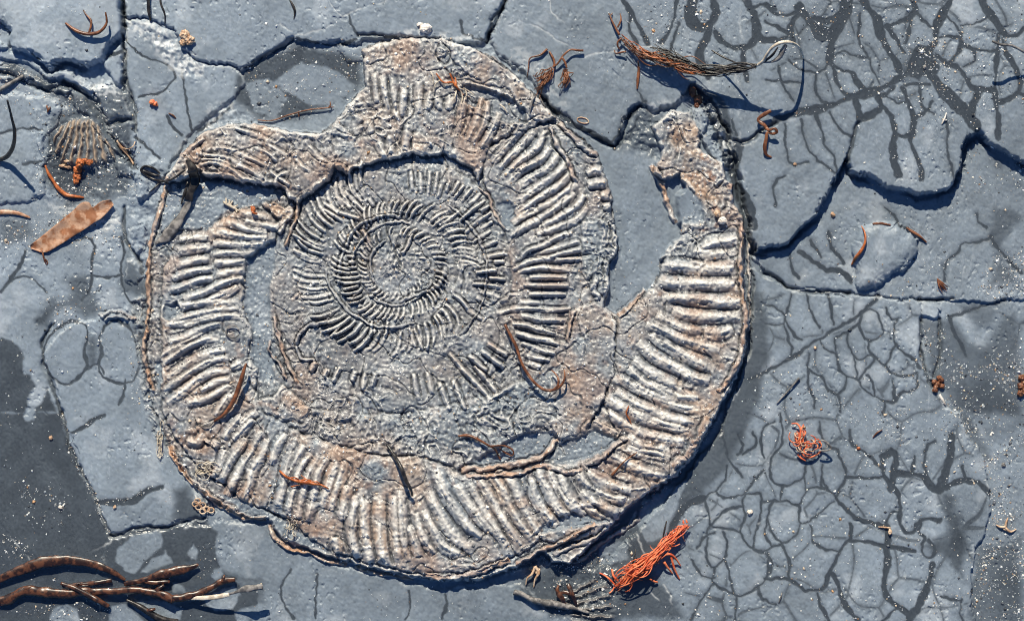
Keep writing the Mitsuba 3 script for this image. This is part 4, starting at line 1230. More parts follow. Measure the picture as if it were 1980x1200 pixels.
# --- black weed on the broken whorl
parts('black_seaweed', 'torn black and grey seaweed strap hanging over the upper left rim of the ammonite', 'seaweed',
      [('frond', tube(q('362,309,16 372,330,16 376,350,16 370,366,14 365,388,10'), [4, 9, 8, 7, 6], flat=.35, bump=.2, n=30, seed=13), 'black_weed'),
       ('strap', tube(q('366,380,10 362,400,8 352,420,8 336,440,8 320,458,6 300,470,4'), [4, 6, 9, 10, 9, 4], flat=.3, bump=.25, n=40, seed=14), 'grey_weed'),
       ('loop', join([tube(q('358,328,16 340,342,10 322,350,6 300,348,4 282,338,3 272,328,3 278,322,4 294,324,5 310,336,5'), [2, 2, 2, 2.4, 2.6, 2.2, 2.2, 2.4, 1.6], seed=15), tube(q('276,330,4 290,336,5 308,340,4'), [2.4, 3, 1.6], seed=16), tube(q('312,350,5 300,362,3 288,372,2'), [1.6, 1.4, .8], seed=17)]), 'black_weed'),
       ('shred', join([tube(q('363,352,14 358,370,10 350,395,5'), [2.4, 3, 1.2], seed=18), tube(q('378,348,16 386,354,12'), [3, 1.2], seed=19)]), 'black_weed')])
simple('coral_weed', 'pale tan branched scrap in the hollow below the broken whorl', 'seaweed', join([tube(q('432,391,4 440,396,6 452,402,6 462,408,3'), [2, 2.6, 2.2, 1], bump=.3)] + [tube([[x, y, 6], [x + dx, y + dy, 4]], [1.8, 1.2], bump=.3, seed=i) for i, (x, y, dx, dy) in enumerate(((438, 394, -1, -11), (444, 397, 6, -9), (448, 400, 10, -2), (452, 402, 8, -6), (442, 397, 3, -10), (456, 404, 2, 7)))]), 'pale_weed')
simple('seaweed_scrap', 'rusty brown scrap standing on a rib, upper left whorl', 'seaweed', join([lump(490, 405, 6, 4, 6, 6, 20, rough=.4), tube(q('486,400,6 490,412,8 497,413,6'), [2, 2.4, 1.6])]), 'rust_weed')
parts('seaweed_twig', 'thin dark twig along the edge of the wet hollow above the broken whorl', 'seaweed',
      [('stem', tube(q('498,232,4 520,234,4 560,222,5 600,212,6 630,209,6 645,207,4'), [1, 1.2, 1.5, 1.5, 1.3, .8], seed=21), 'brown_weed'), ('branch', join([tube(q('636,209,6 639,203,8 638,196,8'), [1.6, 1.2, .6]), tube(q('578,226,4 577,214,5'), [1.3, .6])]), 'brown_weed')])
# --- top centre debris
parts('seaweed_tangle', 'tan and rust tangle of torn fronds in the hollow of the upper whorl', 'seaweed',
      [('frond', join([tube(q('843,142,8 858,160,8 876,160,8 886,172,8 896,184,6'), [1.4, 1.6, 2, 2, 1], seed=22), tube(q('870,142,8 874,152,8 880,166,8'), [1.5, 2, 2], seed=23), tube(q('882,164,8 880,150,7'), [2, 1.6], seed=24)]), 'rust_weed'),
       ('shred', join([tube([[872 + a, 160 + b, 7], [872 + c, 160 + d, 8], [872 + e, 160 + f, 6]], [1, 1.4, .8], seed=30 + i) for i, (a, b, c, d, e, f) in enumerate(((14, 8, 22, 24, 20, 42), (24, 10, 34, 16, 44, 24), (10, 16, 8, 28, 2, 36), (-18, -6, -30, 2, -34, 18), (28, 14, 30, 26, 26, 30), (-34, 2, -36, -16, -40, -22), (94, 42, 104, 50, 108, 58), (6, 2, 18, 12, 30, 14)))]), 'pale_weed')])
# --- two feathery tufts
def tuft(cx, cy, tips, z, seed, n=34, r=1.0, curl=10):
    g = np.random.default_rng(seed)
    out = []
    for i in range(n):
        tx, ty = tips[g.integers(len(tips))] + g.normal(0, 5, 2)
        s0 = g.uniform(0, .55)
        a = np.array([cx + (tx - cx) * s0, cy + (ty - cy) * s0]) + g.normal(0, 2.5, 2)
        l = (1 - s0) * g.uniform(.4, 1)
        b = a + (np.array([tx, ty]) - a) * l
        mid = (a + b) / 2 + g.normal(0, curl * .5, 2)
        out.append(tube([[*a, z * g.uniform(.5, 1.3)], [*mid, z * g.uniform(.5, 1.5)], [*b, z * g.uniform(.1, 1.0)]], [r * 1.3, r, r * .6], n=9, sides=5, seed=seed * 50 + i))
    return join(out)
parts('feathery_seaweed', 'brown feathery seaweed tuft leaning over the ammonite rim at top, bent stem', 'seaweed',
      [('stem', join([tube(q('1058,95,4 1046,106,5 1024,114,5 1022,130,4 1019,150,2'), [2, 2, 1.4, .9, .6]), tube(q('1062,100,3 1069,112,5 1072,126,6 1069,130,6'), [1.4, 2.2, 2, 1.6])]), 'brown_weed'),
       ('frond', tuft(1070, 130, np.array([[1022, 160], [1030, 168], [1040, 180], [1046, 170], [1028, 190]]), 8, 41, 40), 'brown_weed'),
       ('shred', join([tube(q('1032,184,6 1028,200,5 1024,222,4'), [2, 1.6, .8]), tube(q('1034,186,6 1028,196,6 1025,206,3'), [2, 1.4, 1]), tube(q('1042,184,8 1050,200,6 1054,206,3'), [1.4, 1, .6])]), 'grey_weed')])
parts('feathery_seaweed', 'smaller feathery tuft right of the bent one, with a short brown stub', 'seaweed',
      [('stem', join([tube(q('1128,98,8 1112,97,10 1104,96,12 1094,103,14 1086,111,12'), [2.2, 2.2, 1.6, 2, 2]), tube(q('1086,111,12 1092,120,12 1096,132,10'), [2, 2, 1.6])]), 'brown_weed'),
       ('frond', tuft(1095, 132, np.array([[1086, 170], [1092, 178], [1096, 160], [1100, 172], [1084, 182]]), 10, 43, 32, .9), 'brown_weed'),
       ('link', tube(q('1070,130,7 1078,124,9 1086,112,12'), [1.4, 1.6, 1.8]), 'brown_weed')])
def fibrils(path, n, spread, r, seed, k=1.0):
    g = np.random.default_rng(seed)
    base = spline(np.asarray(path, float), 60)
    out = []
    for i in range(n):
        c = base[g.integers(4, 56)]
        a, l = g.uniform(0, 6.28), k * g.uniform(5, 15)
        p0 = c[:2] + g.normal(0, spread * .55, 2)
        bend = g.normal(0, .7)
        out.append(tube([[*p0, c[2] * g.uniform(.5, 1.2)], [p0[0] + l * .5 * math.cos(a), p0[1] + l * .5 * math.sin(a), c[2] * g.uniform(.5, 1.3)], [p0[0] + l * math.cos(a + bend), p0[1] + l * math.sin(a + bend), c[2] * g.uniform(.2, 1.1)]], [r, r, r * .5], n=8, sides=5, seed=seed + i))
    return out
# --- the long seaweed bundle
def bundle(path, n, spread, r, seed, z0=0, tips=0.12, sides=6, wave=1.0, nn=46):
    """n strands that follow one path (x, y, z), each straying from it"""
    g = np.random.default_rng(seed)
    base = spline(np.asarray(path, float), nn)
    t = np.gradient(base[:, :2], axis=0)
    t /= np.linalg.norm(t, axis=1, keepdims=True)
    nrm = np.c_[-t[:, 1], t[:, 0]]
    sp = np.interp(np.linspace(0, 1, nn), np.linspace(0, 1, len(spread)), spread)
    out = []
    for i in range(n):
        a, b = g.uniform(0, tips), 1 - g.uniform(0, tips)
        k = np.linspace(a, b, 16) * (nn - 1)
        off = ndimage.gaussian_filter1d(g.normal(size=16), 1.6) * 2.0 * wave * .5 + g.uniform(-.8, .8) * np.cos(g.uniform(0, 6.3) + np.linspace(0, g.uniform(.5, 4.5), 16))
        zoff = ndimage.gaussian_filter1d(g.normal(size=16), 2.2) * 1.6 * wave
        c = np.array([np.interp(k, np.arange(nn), base[:, d]) for d in range(3)]).T
        o = np.array([np.interp(k, np.arange(nn), nrm[:, d]) for d in range(2)]).T * (off * np.interp(k, np.arange(nn), sp))[:, None]
        rr = r * g.uniform(.7, 1.3)
        out.append(tube(np.c_[c[:, :2] + o, np.maximum(c[:, 2] + zoff * np.interp(k, np.arange(nn), sp) * .5 + z0, 1)], [rr * .5, rr, rr, rr * .5], n=34, sides=sides, seed=seed * 77 + i, bump=.15))
    return out
main = q('1196,66,10 1216,84,14 1240,104,18 1280,118,26 1330,130,34 1370,140,42 1410,136,52 1450,132,62 1470,124,70')
items = [('strand', m, 'brown_weed' if i % 3 else 'rust_weed') for i, m in enumerate(bundle(main[:6], 26, [3, 6, 8, 7, 5], 1.0, 51, tips=.3, wave=1.7))]
items += [('strand', m, 'black_weed') for m in bundle([[1258, 88, 18]] + [[1290, 104, 26], [1330, 122, 34]] + main[5:9], 22, [7, 7, 6, 5, 3], 0.95, 52, tips=.25, wave=1.7)]
items += [('strand', m, 'black_weed') for m in bundle(q('1262,86,14 1275,98,20 1300,112,26 1340,124,34'), 14, [8, 7, 6, 5], .9, 53, tips=.35)]
items += [('strand', tube(q(t), [1.2, 1.7, 1.9, 1.7], seed=300 + i), 'black_weed') for i, t in enumerate(('1330,128,34 1380,126,44 1420,128,54 1450,124,64 1468,126,68', '1340,138,34 1390,136,44 1430,140,56 1456,130,66 1470,122,70', '1380,130,42 1420,136,54 1448,134,62 1466,126,68', '1400,128,50 1430,122,58 1448,124,64 1462,132,66'))]
items += [('fibre', m, ('brown_weed', 'black_weed')[i % 2]) for i, m in enumerate(fibrils(main[:5], 46, 6, .6, 207))]
items += [('flap', tube(q('1300,126,26 1322,136,30 1345,141,34 1364,139,36'), [3, 5.5, 5, 2.5], flat=.5, seed=54), 'rust_weed')]
items += [('hook', join([tube(q('1198,68,10 1187,48,8 1180,32,6 1179,26,4'), [2.4, 2, 1.6, 1]), tube(q('1194,54,8 1201,38,9 1199,26,7'), [1.6, 1.8, 1]), tube(q('1180,30,5 1176,27,4'), [1.4, .8]), tube(q('1182,30,5 1184,25,4'), [1.2, .7])]), 'brown_weed'),
          ('hook', join([tube(q('1202,74,12 1194,82,12 1195,92,10 1199,96,8'), [2, 2, 1.8, 1]), tube(q('1210,100,12 1198,102,8 1190,104,6 1188,97,5'), [1.8, 1.6, 1.4, .8])]), 'brown_weed'),
          ('side_strand', join([tube(q('1376,98,18 1395,109,26 1415,118,36 1434,128,48 1445,132,58'), [1.2, 1.8, 2, 2, 1.8], bump=.3), tube(q('1380,104,14 1390,100,20'), [1, .6])]), 'black_weed')]
items += [('stem', tube(q('1462,128,66 1476,118,78 1484,104,92 1496,90,104 1514,82,108 1530,83,100 1543,90,70 1550,102,36 1554,112,4'), [2.4, 2.8, 3, 3.2, 3.4, 3.6, 3.2, 3, 2.4], seed=55), 'pale_weed'),
          ('stem', tube(q('1466,126,66 1482,116,78 1494,106,86 1504,92,94'), [2.4, 2.4, 2.2, 1.2], seed=56), 'black_weed'),
          ('bladder', tube(q('1474,121,74 1492,120,82 1506,112,90 1514,98,96 1520,88,102'), [1.8, 1.8, 4, 5, 3], seed=57), 'grey_weed')]
parts('seaweed_bundle', 'long bundle of rust and black seaweed strands ending in a pale raised curl', 'seaweed', items)
simple('seaweed_strip', 'narrow brown strip hanging down from the long seaweed bundle', 'seaweed', tube(q('1234,118,6 1235,135,5 1233,155,4 1232,172,2'), [1, 2.4, 3, 1.4], flat=.5, seed=58), 'brown_weed')
parts('curly_seaweed', 'brown curled ribbon of seaweed right of the ammonite, below the long bundle', 'seaweed',
      [('ribbon', tube(q('1491,214,16 1480,220,14 1466,232,10 1478,242,14 1487,252,18 1498,248,20 1503,255,18 1496,259,14 1484,256,14 1482,268,12 1479,288,9 1482,300,5 1492,304,2'), [3, 4.2, 3, 3.4, 3, 2.6, 2.8, 2.6, 2.6, 3.4, 3.6, 3, 1.6], n=60, flat=.5, seed=59), 'brown_weed')])
parts('wet_weed_scrap', 'shiny brown scrap wedged in the dark cleft at the upper right of the ammonite', 'seaweed',
      [('lump', join([lump(1340, 178, 6, 6, 9, 6, 60), lump(1350, 192, 6, 7, 8, 6, 61), lump(1347, 204, 4, 5, 6, 5, 62)]), 'brown_weed')])
simple('wood_stick', 'crooked brown and white stick standing up at the right edge, near the top', 'stick', tube(q('1919,80,64 1936,87,60 1954,88,52 1968,94,44 1990,108,30'), [2.4, 2.8, 2.6, 2.6, 2.2], seed=63), 'grey_weed')
simple('white_sliver', 'thin white shell sliver on the veined shelf at upper right', 'shell', join([tube(q('1830,218,3 1827,228,4 1821,240,2'), [1, 1.8, 1]), tube(q('1831,232,3 1826,233,3'), [.9, .7])]), 'white_shell')
simple('orange_strand', 'thin orange brown strand on the rounded block right of the ammonite', 'seaweed', tube(q('1666,437,3 1672,448,8 1673,468,10 1663,488,9 1652,502,6 1647,512,2'), [.9, 1.8, 2.6, 3, 2.8, 1.6], seed=64), 'rust_weed')
simple('seaweed_twig', 'dark brown twig along the upper edge of the rounded block at right', 'seaweed', join([tube(q('1689,433,3 1702,432,3 1722,435,2'), [1.8, 2.2, 1.2], bump=.3), tube(q('1752,440,3 1764,448,5 1778,456,6 1792,468,4'), [1.6, 2.6, 2.6, 2], bump=.3)]), 'brown_weed')
simple('seaweed_scrap', 'dark bristly scrap on the crack at right of the rounded block', 'seaweed', join([tube([[1812, 538, 4], [1818 + dx, 550 + dy, 6], [1825 + 2 * dx, 560 + dy, 3]], [1, 1.4, .7], seed=i) for i, (dx, dy) in enumerate(((0, 0), (2, -3), (-2, 3), (3, 2), (-1, 6), (4, -4)))]), 'brown_weed')
simple('wood_stick', 'straight thin stick lying on plates right of the ammonite', 'stick', tube(q('1545,730,5 1530,748,6 1515,765,5 1502,779,3'), [2, 1.8, 1.6, 1], seed=65), 'grey_weed')
def knot(cx, cy, sx, sy, n, seed, r, z):
    g = np.random.default_rng(seed)
    out = []
    for i in range(n):
        c0 = np.array([cx, cy]) + g.normal(0, 1, 2) * [sx * .4, sy * .4]
        a0, da = g.uniform(0, 6.28), g.uniform(2, 5) * g.choice([-1, 1])
        R0 = g.uniform(.25, .6)
        th_ = a0 + da * np.linspace(0, 1, 7)
        out.append(tube(np.c_[c0[0] + R0 * sx * np.cos(th_), c0[1] + R0 * sy * np.sin(th_), np.maximum(1, z * g.uniform(.3, 1.5) + g.normal(0, 2, 7))], [r * .6, r, r * .6], n=22, sides=5, seed=seed * 31 + i))
    return out
its = [('strand', m, ('orange_weed', 'orange_weed', 'tan_shell')[i % 3]) for i, m in enumerate(knot(1548, 848, 18, 22, 14, 71, 1.4, 12) + knot(1566, 862, 22, 16, 14, 72, 1.4, 14))]
its += [('strand', m, 'orange_weed') for m in [tube(q('1531,819,8 1540,818,10 1547,826,12 1548,840,14 1543,856,12'), [1.2, 1.8, 1.8, 1.6, 1.2]), tube(q('1554,820,8 1549,830,12 1546,842,12'), [1.2, 1.6, 1.4]), tube(q('1548,866,8 1552,878,10 1562,884,10 1576,880,10 1590,870,6'), [1.4, 1.8, 2, 1.8, 1.2]), tube(q('1542,878,6 1550,886,7 1558,890,5'), [1.6, 1.8, 1.2])]]
its += [('loop', join([tube(q('1578,852,20 1592,851,24 1604,860,24 1608,866,22 1598,871,20 1584,870,18'), [1.4, 1.6, 1.8, 1.8, 1.6, 1.4]), tube(q('1598,858,22 1600,864,22 1596,866,20'), [1, 1.2, 1])]), 'grey_weed')]
parts('seaweed_knot', 'small tangled knot of orange seaweed threads on the right-hand plates', 'seaweed', its)
simple('seaweed_scrap', 'rusty brown knobbly clump beside the gritty channel at right', 'seaweed', join([lump(1806 + dx, 738 + dy, 4, 5, 5, 5, 80 + i, rough=.4) for i, (dx, dy) in enumerate(((0, 0), (8, 4), (14, -3), (4, 10), (16, 8), (10, -8), (2, 16)))]), 'brown_weed')
simple('seaweed_scrap', 'brown knobbly clump cut by the right edge of the picture', 'seaweed', join([lump(1975 + dx, 730 + dy, 5, 6, 7, 6, 90 + i, rough=.4) for i, (dx, dy) in enumerate(((0, 0), (6, 10), (-1, 16), (4, 26), (-2, 30)))]), 'brown_weed')
simple('white_sliver', 'white shell sliver at the foot of the gritty channel, right', 'shell', tube(q('1816,762,3 1822,772,4 1828,782,2'), [2.2, 2.6, 1.2], flat=.6), 'white_shell')
simple('wood_stick', 'tiny brown stick above the largest plates at lower right', 'stick', tube(q('1706,830,3 1696,836,4 1688,845,2'), [1, 2, 1], seed=91), 'brown_weed')
simple('star_weed', 'tan three-armed scrap on the grit at the right edge', 'seaweed', join([tube(q('1944,1018,3 1947,1005,6 1949,1000,4'), [2.4, 2, .8]), tube(q('1944,1018,4 1934,1018,4 1926,1014,2'), [2.2, 2.4, 1]), tube(q('1944,1020,4 1954,1028,4 1965,1022,2'), [2.4, 2.2, .8]), tube(q('1940,1022,3 1950,1026,3'), [2, 1.4])]), 'tan_shell')
simple('wood_stick', 'short tan stick at the bottom, on the plates right of centre', 'stick', tube(q('1512,1145,2 1509,1156,3 1506,1164,2'), [1.2, 1.8, 1], seed=92), 'grey_weed')
simple('seaweed_scrap', 'little tan scrap caught at a joint between the lower right plates', 'seaweed', join([tube(q('1698,1018,2 1712,1019,4 1722,1020,3'), [.8, 1.6, 1.2]), lump(1721, 1028, 4, 3.5, 5, 4, 93)]), 'tan_shell')
# --- the orange rope of weed
rope = q('1334,1012,10 1318,1022,16 1300,1040,20 1282,1056,24 1262,1076,26 1242,1096,26 1222,1108,24 1204,1120,18 1188,1134,10')
its = [('strand', m, 'orange_weed') for m in bundle(rope, 60, [2, 5, 6, 6.5, 7, 9, 9, 9, 5], 1.4, 101, wave=1.7, tips=.34)]
its += [('strand', m, 'tan_shell') for m in bundle(rope, 10, [3, 5, 6, 7, 8, 9, 7], 1.1, 102, tips=.4)]
its += [('root', tube(q(t), [2, 2, 1.3], bump=.2, seed=110 + i), 'orange_weed') for i, t in enumerate(('1284,1072,18 1296,1070,22 1306,1078,14 1316,1093,3', '1298,1076,18 1304,1098,12 1314,1118,2', '1284,1086,16 1292,1098,10 1300,1108,2', '1320,1030,14 1322,1042,10 1325,1046,3',
         '1328,1010,10 1327,1004,12', '1322,1012,12 1321,1005,12', '1190,1132,10 1180,1120,8 1170,1112,6 1159,1107,4', '1196,1122,14 1186,1112,12 1184,1100,8', '1188,1134,8 1183,1142,6 1178,1146,4', '1256,1118,12 1266,1124,8 1271,1125,5'))]
its += [('fibre', m, 'orange_weed') for m in fibrils(rope, 70, 6, .8, 205, 1.3)]
its += [('spike', tube(q('1282,1040,20 1285,1024,24 1289,1006,22'), [1.4, 1.8, 1.2]), 'black_weed'), ('spike', tube(q('1220,1100,18 1226,1080,20 1229,1061,16'), [1.4, 1.8, 1]), 'black_weed')]
parts('seaweed_rope', 'twisted rope of bright orange seaweed strands lying below the ammonite', 'seaweed', its)
# --- bottom centre
parts('brown_seaweed', 'thick grey brown stem with dark red fronds at the bottom, left of the orange rope', 'seaweed',
      [('stem', tube(q('994,1143,6 1008,1148,9 1026,1157,10 1052,1165,10 1082,1168,9 1110,1174,8 1138,1184,5'), [5, 4.6, 6, 7, 6.5, 5, 3], bump=.18, n=60, seed=121), 'grey_weed'),
       ('frond', tube(q('1094,1172,10 1088,1158,16 1080,1148,20 1076,1136,16'), [2.4, 4, 5, 3], flat=.4, seed=122), 'wet_weed'),
       ('frond', tube(q('1116,1172,10 1108,1152,18 1102,1138,22 1098,1128,18'), [2.4, 4.4, 5, 4], flat=.4, seed=123), 'wet_weed'),
       ('frond', tube(q('1078,1150,18 1090,1144,20 1104,1148,18'), [3, 4, 3], flat=.5, seed=124), 'wet_weed'),
       ('stub', tube(q('1082,1148,18 1078,1138,20 1080,1131,16'), [3, 2.6, 1.6], seed=125), 'brown_weed')])
parts('forked_shell', 'tan forked shell scrap on the dark rock under the ammonite rim', 'shell',
      [('prong', join([tube(q('1034,1094,8 1028,1110,10 1020,1116,8 1017,1130,3'), [3, 2.4, 1.8, 1.2]), tube(q('1034,1094,8 1042,1108,10 1036,1116,8 1032,1134,3'), [3, 2.6, 1.8, 1.2])]), 'tan_shell'), ('crust', join([lump(1030, 1098, 6, 7, 5, 4, 126, rough=.5), lump(1040, 1104, 6, 5, 6, 4, 127, rough=.5)]), 'tan_shell')])
# --- on the ammonite
simple('seaweed_rod', 'reddish brown rod of seaweed on the lower left whorl', 'seaweed', tube(q('476,702,26 470,722,24 462,748,20 448,780,14 434,800,9 414,814,4'), [2.2, 4, 4.4, 4.4, 3.8, 2.4], n=46, bump=.08, seed=131), 'brown_weed')
simple('root_loop', 'hair-thin dark root looping below the reddish brown rod', 'seaweed', tube(q('376,804,4 380,816,4 392,823,5 406,822,5 416,812,5'), [.8, 1, 1.1, 1, .8], seed=132), 'black_weed')
simple('seaweed_rod', 'dark grey rod of seaweed propped on the bottom whorl', 'seaweed', tube(q('748,859,8 760,876,16 774,900,26 786,930,30 796,950,20 797,958,12'), [2.4, 3.4, 3.8, 3.6, 3.2, 1.8], n=40, bump=.08, seed=133), 'black_weed')
parts('seaweed_twig', 'dark brown forked twig in the smooth hollow above the torn shell edge', 'seaweed',
      [('stem', tube(q('886,842,4 905,842,7 925,850,9 944,860,9 957,868,7 962,878,5 968,888,3'), [1.6, 2.8, 2.6, 2.4, 2.2, 1.8, 1.2], bump=.2, seed=134), 'brown_weed'),
       ('branch', join([tube(q('950,862,8 962,861,10 978,862,10 990,868,8 994,876,5 990,881,4'), [1.6, 1.8, 1.8, 1.8, 1.6, 1.4], seed=135), tube(q('990,881,4 976,874,6 966,866,7'), [1.4, 1.4, 1.2]), tube(q('925,850,8 922,842,10'), [1.4, .6])]), 'brown_weed')])
parts('seaweed_twig', 'orange brown feathery twig across the rusty ribs at lower left', 'seaweed',
      [('stem', tube(q('541,910,4 556,922,8 576,930,9 600,933,9 622,938,8 636,944,4'), [2, 2.6, 2.6, 2.8, 2.6, 1.6], bump=.3, seed=136), 'rust_weed'),
       ('branch', join([tube(q(t), [1.6, 1.4, .8], bump=.3, seed=140 + i) for i, t in enumerate(('574,930,9 590,926,10 604,928,8', '582,918,6 592,926,9 606,932,8', '563,940,5 576,937,8 590,934,8', '600,934,9 612,930,10 620,936,8', '560,924,8 570,922,9 578,927,8'))]), 'rust_weed')])
parts('seaweed_twig', 'hooked reddish brown twig on the middle whorl, right of centre', 'seaweed',
      [('stem', tube(q('976,627,12 986,646,14 999,672,10 1006,696,10 1020,722,14 1036,742,16 1056,754,17 1074,752,18 1086,744,20 1092,730,20 1091,715,18'), [2.2, 2.8, 3, 2.8, 2.6, 2.8, 3, 3, 2.8, 2.2, 1.4], n=60, bump=.1, seed=146), 'brown_weed'),
       ('branch', tube(q('1068,754,18 1078,746,20 1080,734,20 1074,722,18 1066,715,14'), [2.2, 2.2, 2.2, 1.8, 1], seed=147), 'brown_weed')])
simple('seaweed_thread', 'short red thread on the pale right-hand ribs', 'seaweed', tube(q('1216,784,5 1211,800,6 1216,808,6 1221,820,3'), [1, 1.4, 1.4, .7], seed=148), 'rust_weed')
simple('seaweed_thread', 'thin dark red thread on the lower right whorl', 'seaweed', tube(q('1183,918,4 1194,906,8 1206,892,8 1232,874,4'), [1.8, 1.6, 1.4, .8], bump=.3, seed=149), 'brown_weed')
simple('pale_roots', 'small pale tangle of roots on the lower left rim', 'seaweed', join(knot(565, 1022, 14, 22, 12, 151, .9, 5)), 'pale_weed')
simple('pale_roots', 'pale tangle of crusty roots inside the lower left rim', 'seaweed', join(knot(400, 905, 22, 20, 16, 152, 1.1, 5)), 'pale_weed')
simple('pale_roots', 'pale crumbling roots on the outer left rim, above its lower end', 'seaweed', join(knot(308, 855, 8, 32, 12, 153, 1.0, 4)), 'pale_weed')
simple('worm_tubes', 'honeycomb cluster of small worm tubes under the lower left rim', 'shell', join([tube(np.c_[x + 6 * np.cos(th[::6]), y + 5 * np.sin(th[::6]), np.full(10, 5.0)].tolist() + [[x + 6, y, 5]], 1.4, n=22, sides=6, seed=int(x)) for x, y in ((382, 968), (392, 976), (384, 980), (400, 984), (392, 988), (408, 986), (378, 974))]), 'tan_shell')
simple('limpet_ring', 'pale oval shell ring on the left whorl', 'shell', tube([[450 + 13 * math.cos(a), 641 + 12 * math.sin(a), 6 + 2 * math.cos(a)] for a in np.linspace(0.4, 6.0, 14)], [1.0, 1.5, 1.6, 1.3, 1.0], n=40, seed=154), 'grey_weed')
simple('barnacle', 'bright pale barnacle-like bump on the ledge above the ammonite', 'shell', join([lump(823, 55, 4, 11, 9, 6, 155, rough=.4), lump(812, 48, 3, 5, 4, 3, 156)]), 'white_shell')
simple('shell_ring', 'tan almond-shaped shell outline on the rock right of the upper rim', 'shell', tube([[1127 + 11 * math.cos(a) - 2 * math.sin(a), 233 + 5 * math.sin(a) + 3 * math.cos(a), 1.5] for a in np.linspace(0, 6.28, 16)], 1.1, n=40, sides=6), 'tan_shell')
simple('white_pebble', 'white pebble on the rust-edged shell cap, upper right whorl', 'pebble', lump(1397, 426, 6, 8, 7, 5, 157, rough=.3), 'white_shell')
simple('tan_pebble', 'tan pebble beside the white one on the shell cap', 'pebble', lump(1387, 413, 9, 6, 7, 6, 158, rough=.3), 'tan_shell')
# --- the wet wrack at the lower left
W = 'wet_weed'
parts('wet_wrack', 'wet branching brown wrack in the shallow pool at the lower left corner', 'seaweed',
      [('strap', tube(q('-20,1128,8 10,1114,10 45,1098,11 90,1085,12 135,1083,12 175,1089,11 210,1101,10 242,1120,6'), [6, 8, 10, 10.5, 10, 8, 6, 3], flat=.4, n=110, sides=14, bump=.1, seed=161), W),
       ('stem', tube(q('-20,1165,6 15,1158,8 45,1142,10 85,1144,10 125,1146,10 170,1142,10 215,1143,12 260,1140,14 300,1146,15 335,1158,15'), [7, 9, 10, 9, 8, 7, 6.5, 6.5, 8, 8], flat=.6, n=130, sides=12, bump=.14, seed=162), W),
       ('branch', tube(q('330,1158,15 360,1153,15 385,1146,14 410,1134,13 432,1122,12 455,1119,10'), [8, 7, 6, 6, 6, 4.5], flat=.6, n=60, sides=12, bump=.14, seed=163), W),
       ('branch', tube(q('240,1128,8 262,1124,10 285,1120,12 305,1112,13 330,1106,13 360,1099,12 384,1091,9'), [4, 5, 6, 9, 9, 7, 2.5], flat=.55, n=70, sides=12, bump=.2, seed=164), W),
       ('branch', tube(q('280,1124,11 300,1126,12 318,1124,12 328,1124,11'), [4, 4.5, 4, 3], flat=.7, seed=165), W),
       ('branch', tube(q('300,1146,15 308,1136,16 317,1130,15'), [6, 4.4, 2.6], seed=166), W),
       ('branch', tube(q('118,1127,10 145,1136,14 172,1150,14 196,1163,12 210,1172,8'), [3, 5, 5.5, 5.5, 4], n=40, bump=.08, seed=167), W),
       ('branch', tube(q('120,1132,8 150,1130,9 185,1126,9 216,1121,7'), [2.6, 4, 4.4, 3.4], flat=.6, n=34, seed=168), W),
       ('branch', tube(q('245,1158,8 262,1167,9 282,1178,10 300,1190,9 320,1198,8 345,1199,6'), [3, 5, 5, 6, 6, 4], n=40, bump=.15, seed=169), 'black_weed'),
       ('bud', tube(q('284,1180,10 294,1178,14 300,1177,12'), [3.4, 3.4, 2.4]), W),
       ('bud', tube(q('430,1124,12 433,1114,14 434,1111,12'), [4, 3, 1.8]), W),
       ('tip', tube(q('370,1156,15 400,1155,22 425,1152,28 443,1148,32'), [3.4, 5, 5.6, 3.6], flat=.45, n=30, seed=170), 'pale_weed'),
       ('tip', tube(q('443,1148,32 452,1145,36 470,1140,44 492,1134,48 508,1132,46'), [1.6, 3, 6, 7, 4.5], flat=.5, n=34, bump=.25, seed=171), 'grey_weed'),
       ('shred', tube(q('40,1142,12 58,1136,14 76,1138,10'), [5, 5, 2], flat=.4, seed=172), W)])

# ================================================================ WATER, PEBBLES AND GRIT
# a film of water round the wrack, drawn up the weed at its edge
pool = pts('-66,1040 60,1062 150,1070 215,1085 270,1108 330,1082 392,1084 400,1105 460,1108 470,1128 440,1150 405,1172 350,1190 348,1215 220,1205 120,1180 -66,1200')
px_, py_ = np.meshgrid(np.arange(-66, 480, 3.0), np.arange(1036, 1222, 3.0))
inp = shapely.contains_xy(shapely.Polygon(pool), px_, py_)
wrack = np.vstack([dense(spline(q(t), 60)[:, :2], 2)[0] for t in ('-20,1128 10,1114 45,1098 90,1085 135,1083 175,1089 210,1101 242,1120', '-20,1165 15,1158 45,1142 85,1144 125,1146 170,1142 215,1143 260,1140 300,1146 335,1158 360,1153 385,1146 410,1134 432,1122 455,1119', '240,1128 262,1124 305,1112 330,1106 360,1099 384,1091', '118,1127 145,1136 172,1150 210,1172', '120,1132 150,1130 185,1126 216,1121')])
dw = cKDTree(wrack).query(np.c_[px_.ravel(), py_.ravel()])[0].reshape(px_.shape)
level = float(np.percentile(ground(px_[inp], py_[inp]), 60)) + 1.5
pz = level + 6.5 * np.exp(-np.maximum(dw - 5, 0) / 6.0) + 0.15 * noise(px_, py_, 20, 500)
pv = np.stack([(px_ - CX) * S, (CY - py_) * S, pz * S], -1).reshape(-1, 3)
pm, pn = px_.shape
pi, pj = np.meshgrid(np.arange(pm - 1), np.arange(pn - 1), indexing='ij')
over = pz > ground(px_, py_) + 0.5
inp = inp & over
pa = (pi * pn + pj)[inp[:-1, :-1] & inp[1:, 1:] & inp[1:, :-1] & inp[:-1, 1:]].ravel()
scene['pool_water'] = mikit.ply((pv, np.c_[pa, pa + pn, pa + pn + 1, pa + 1]), 'water', smooth=True)
labels['pool_water'] = {'label': 'thin film of clear water round the wrack', 'kind': 'structure'}

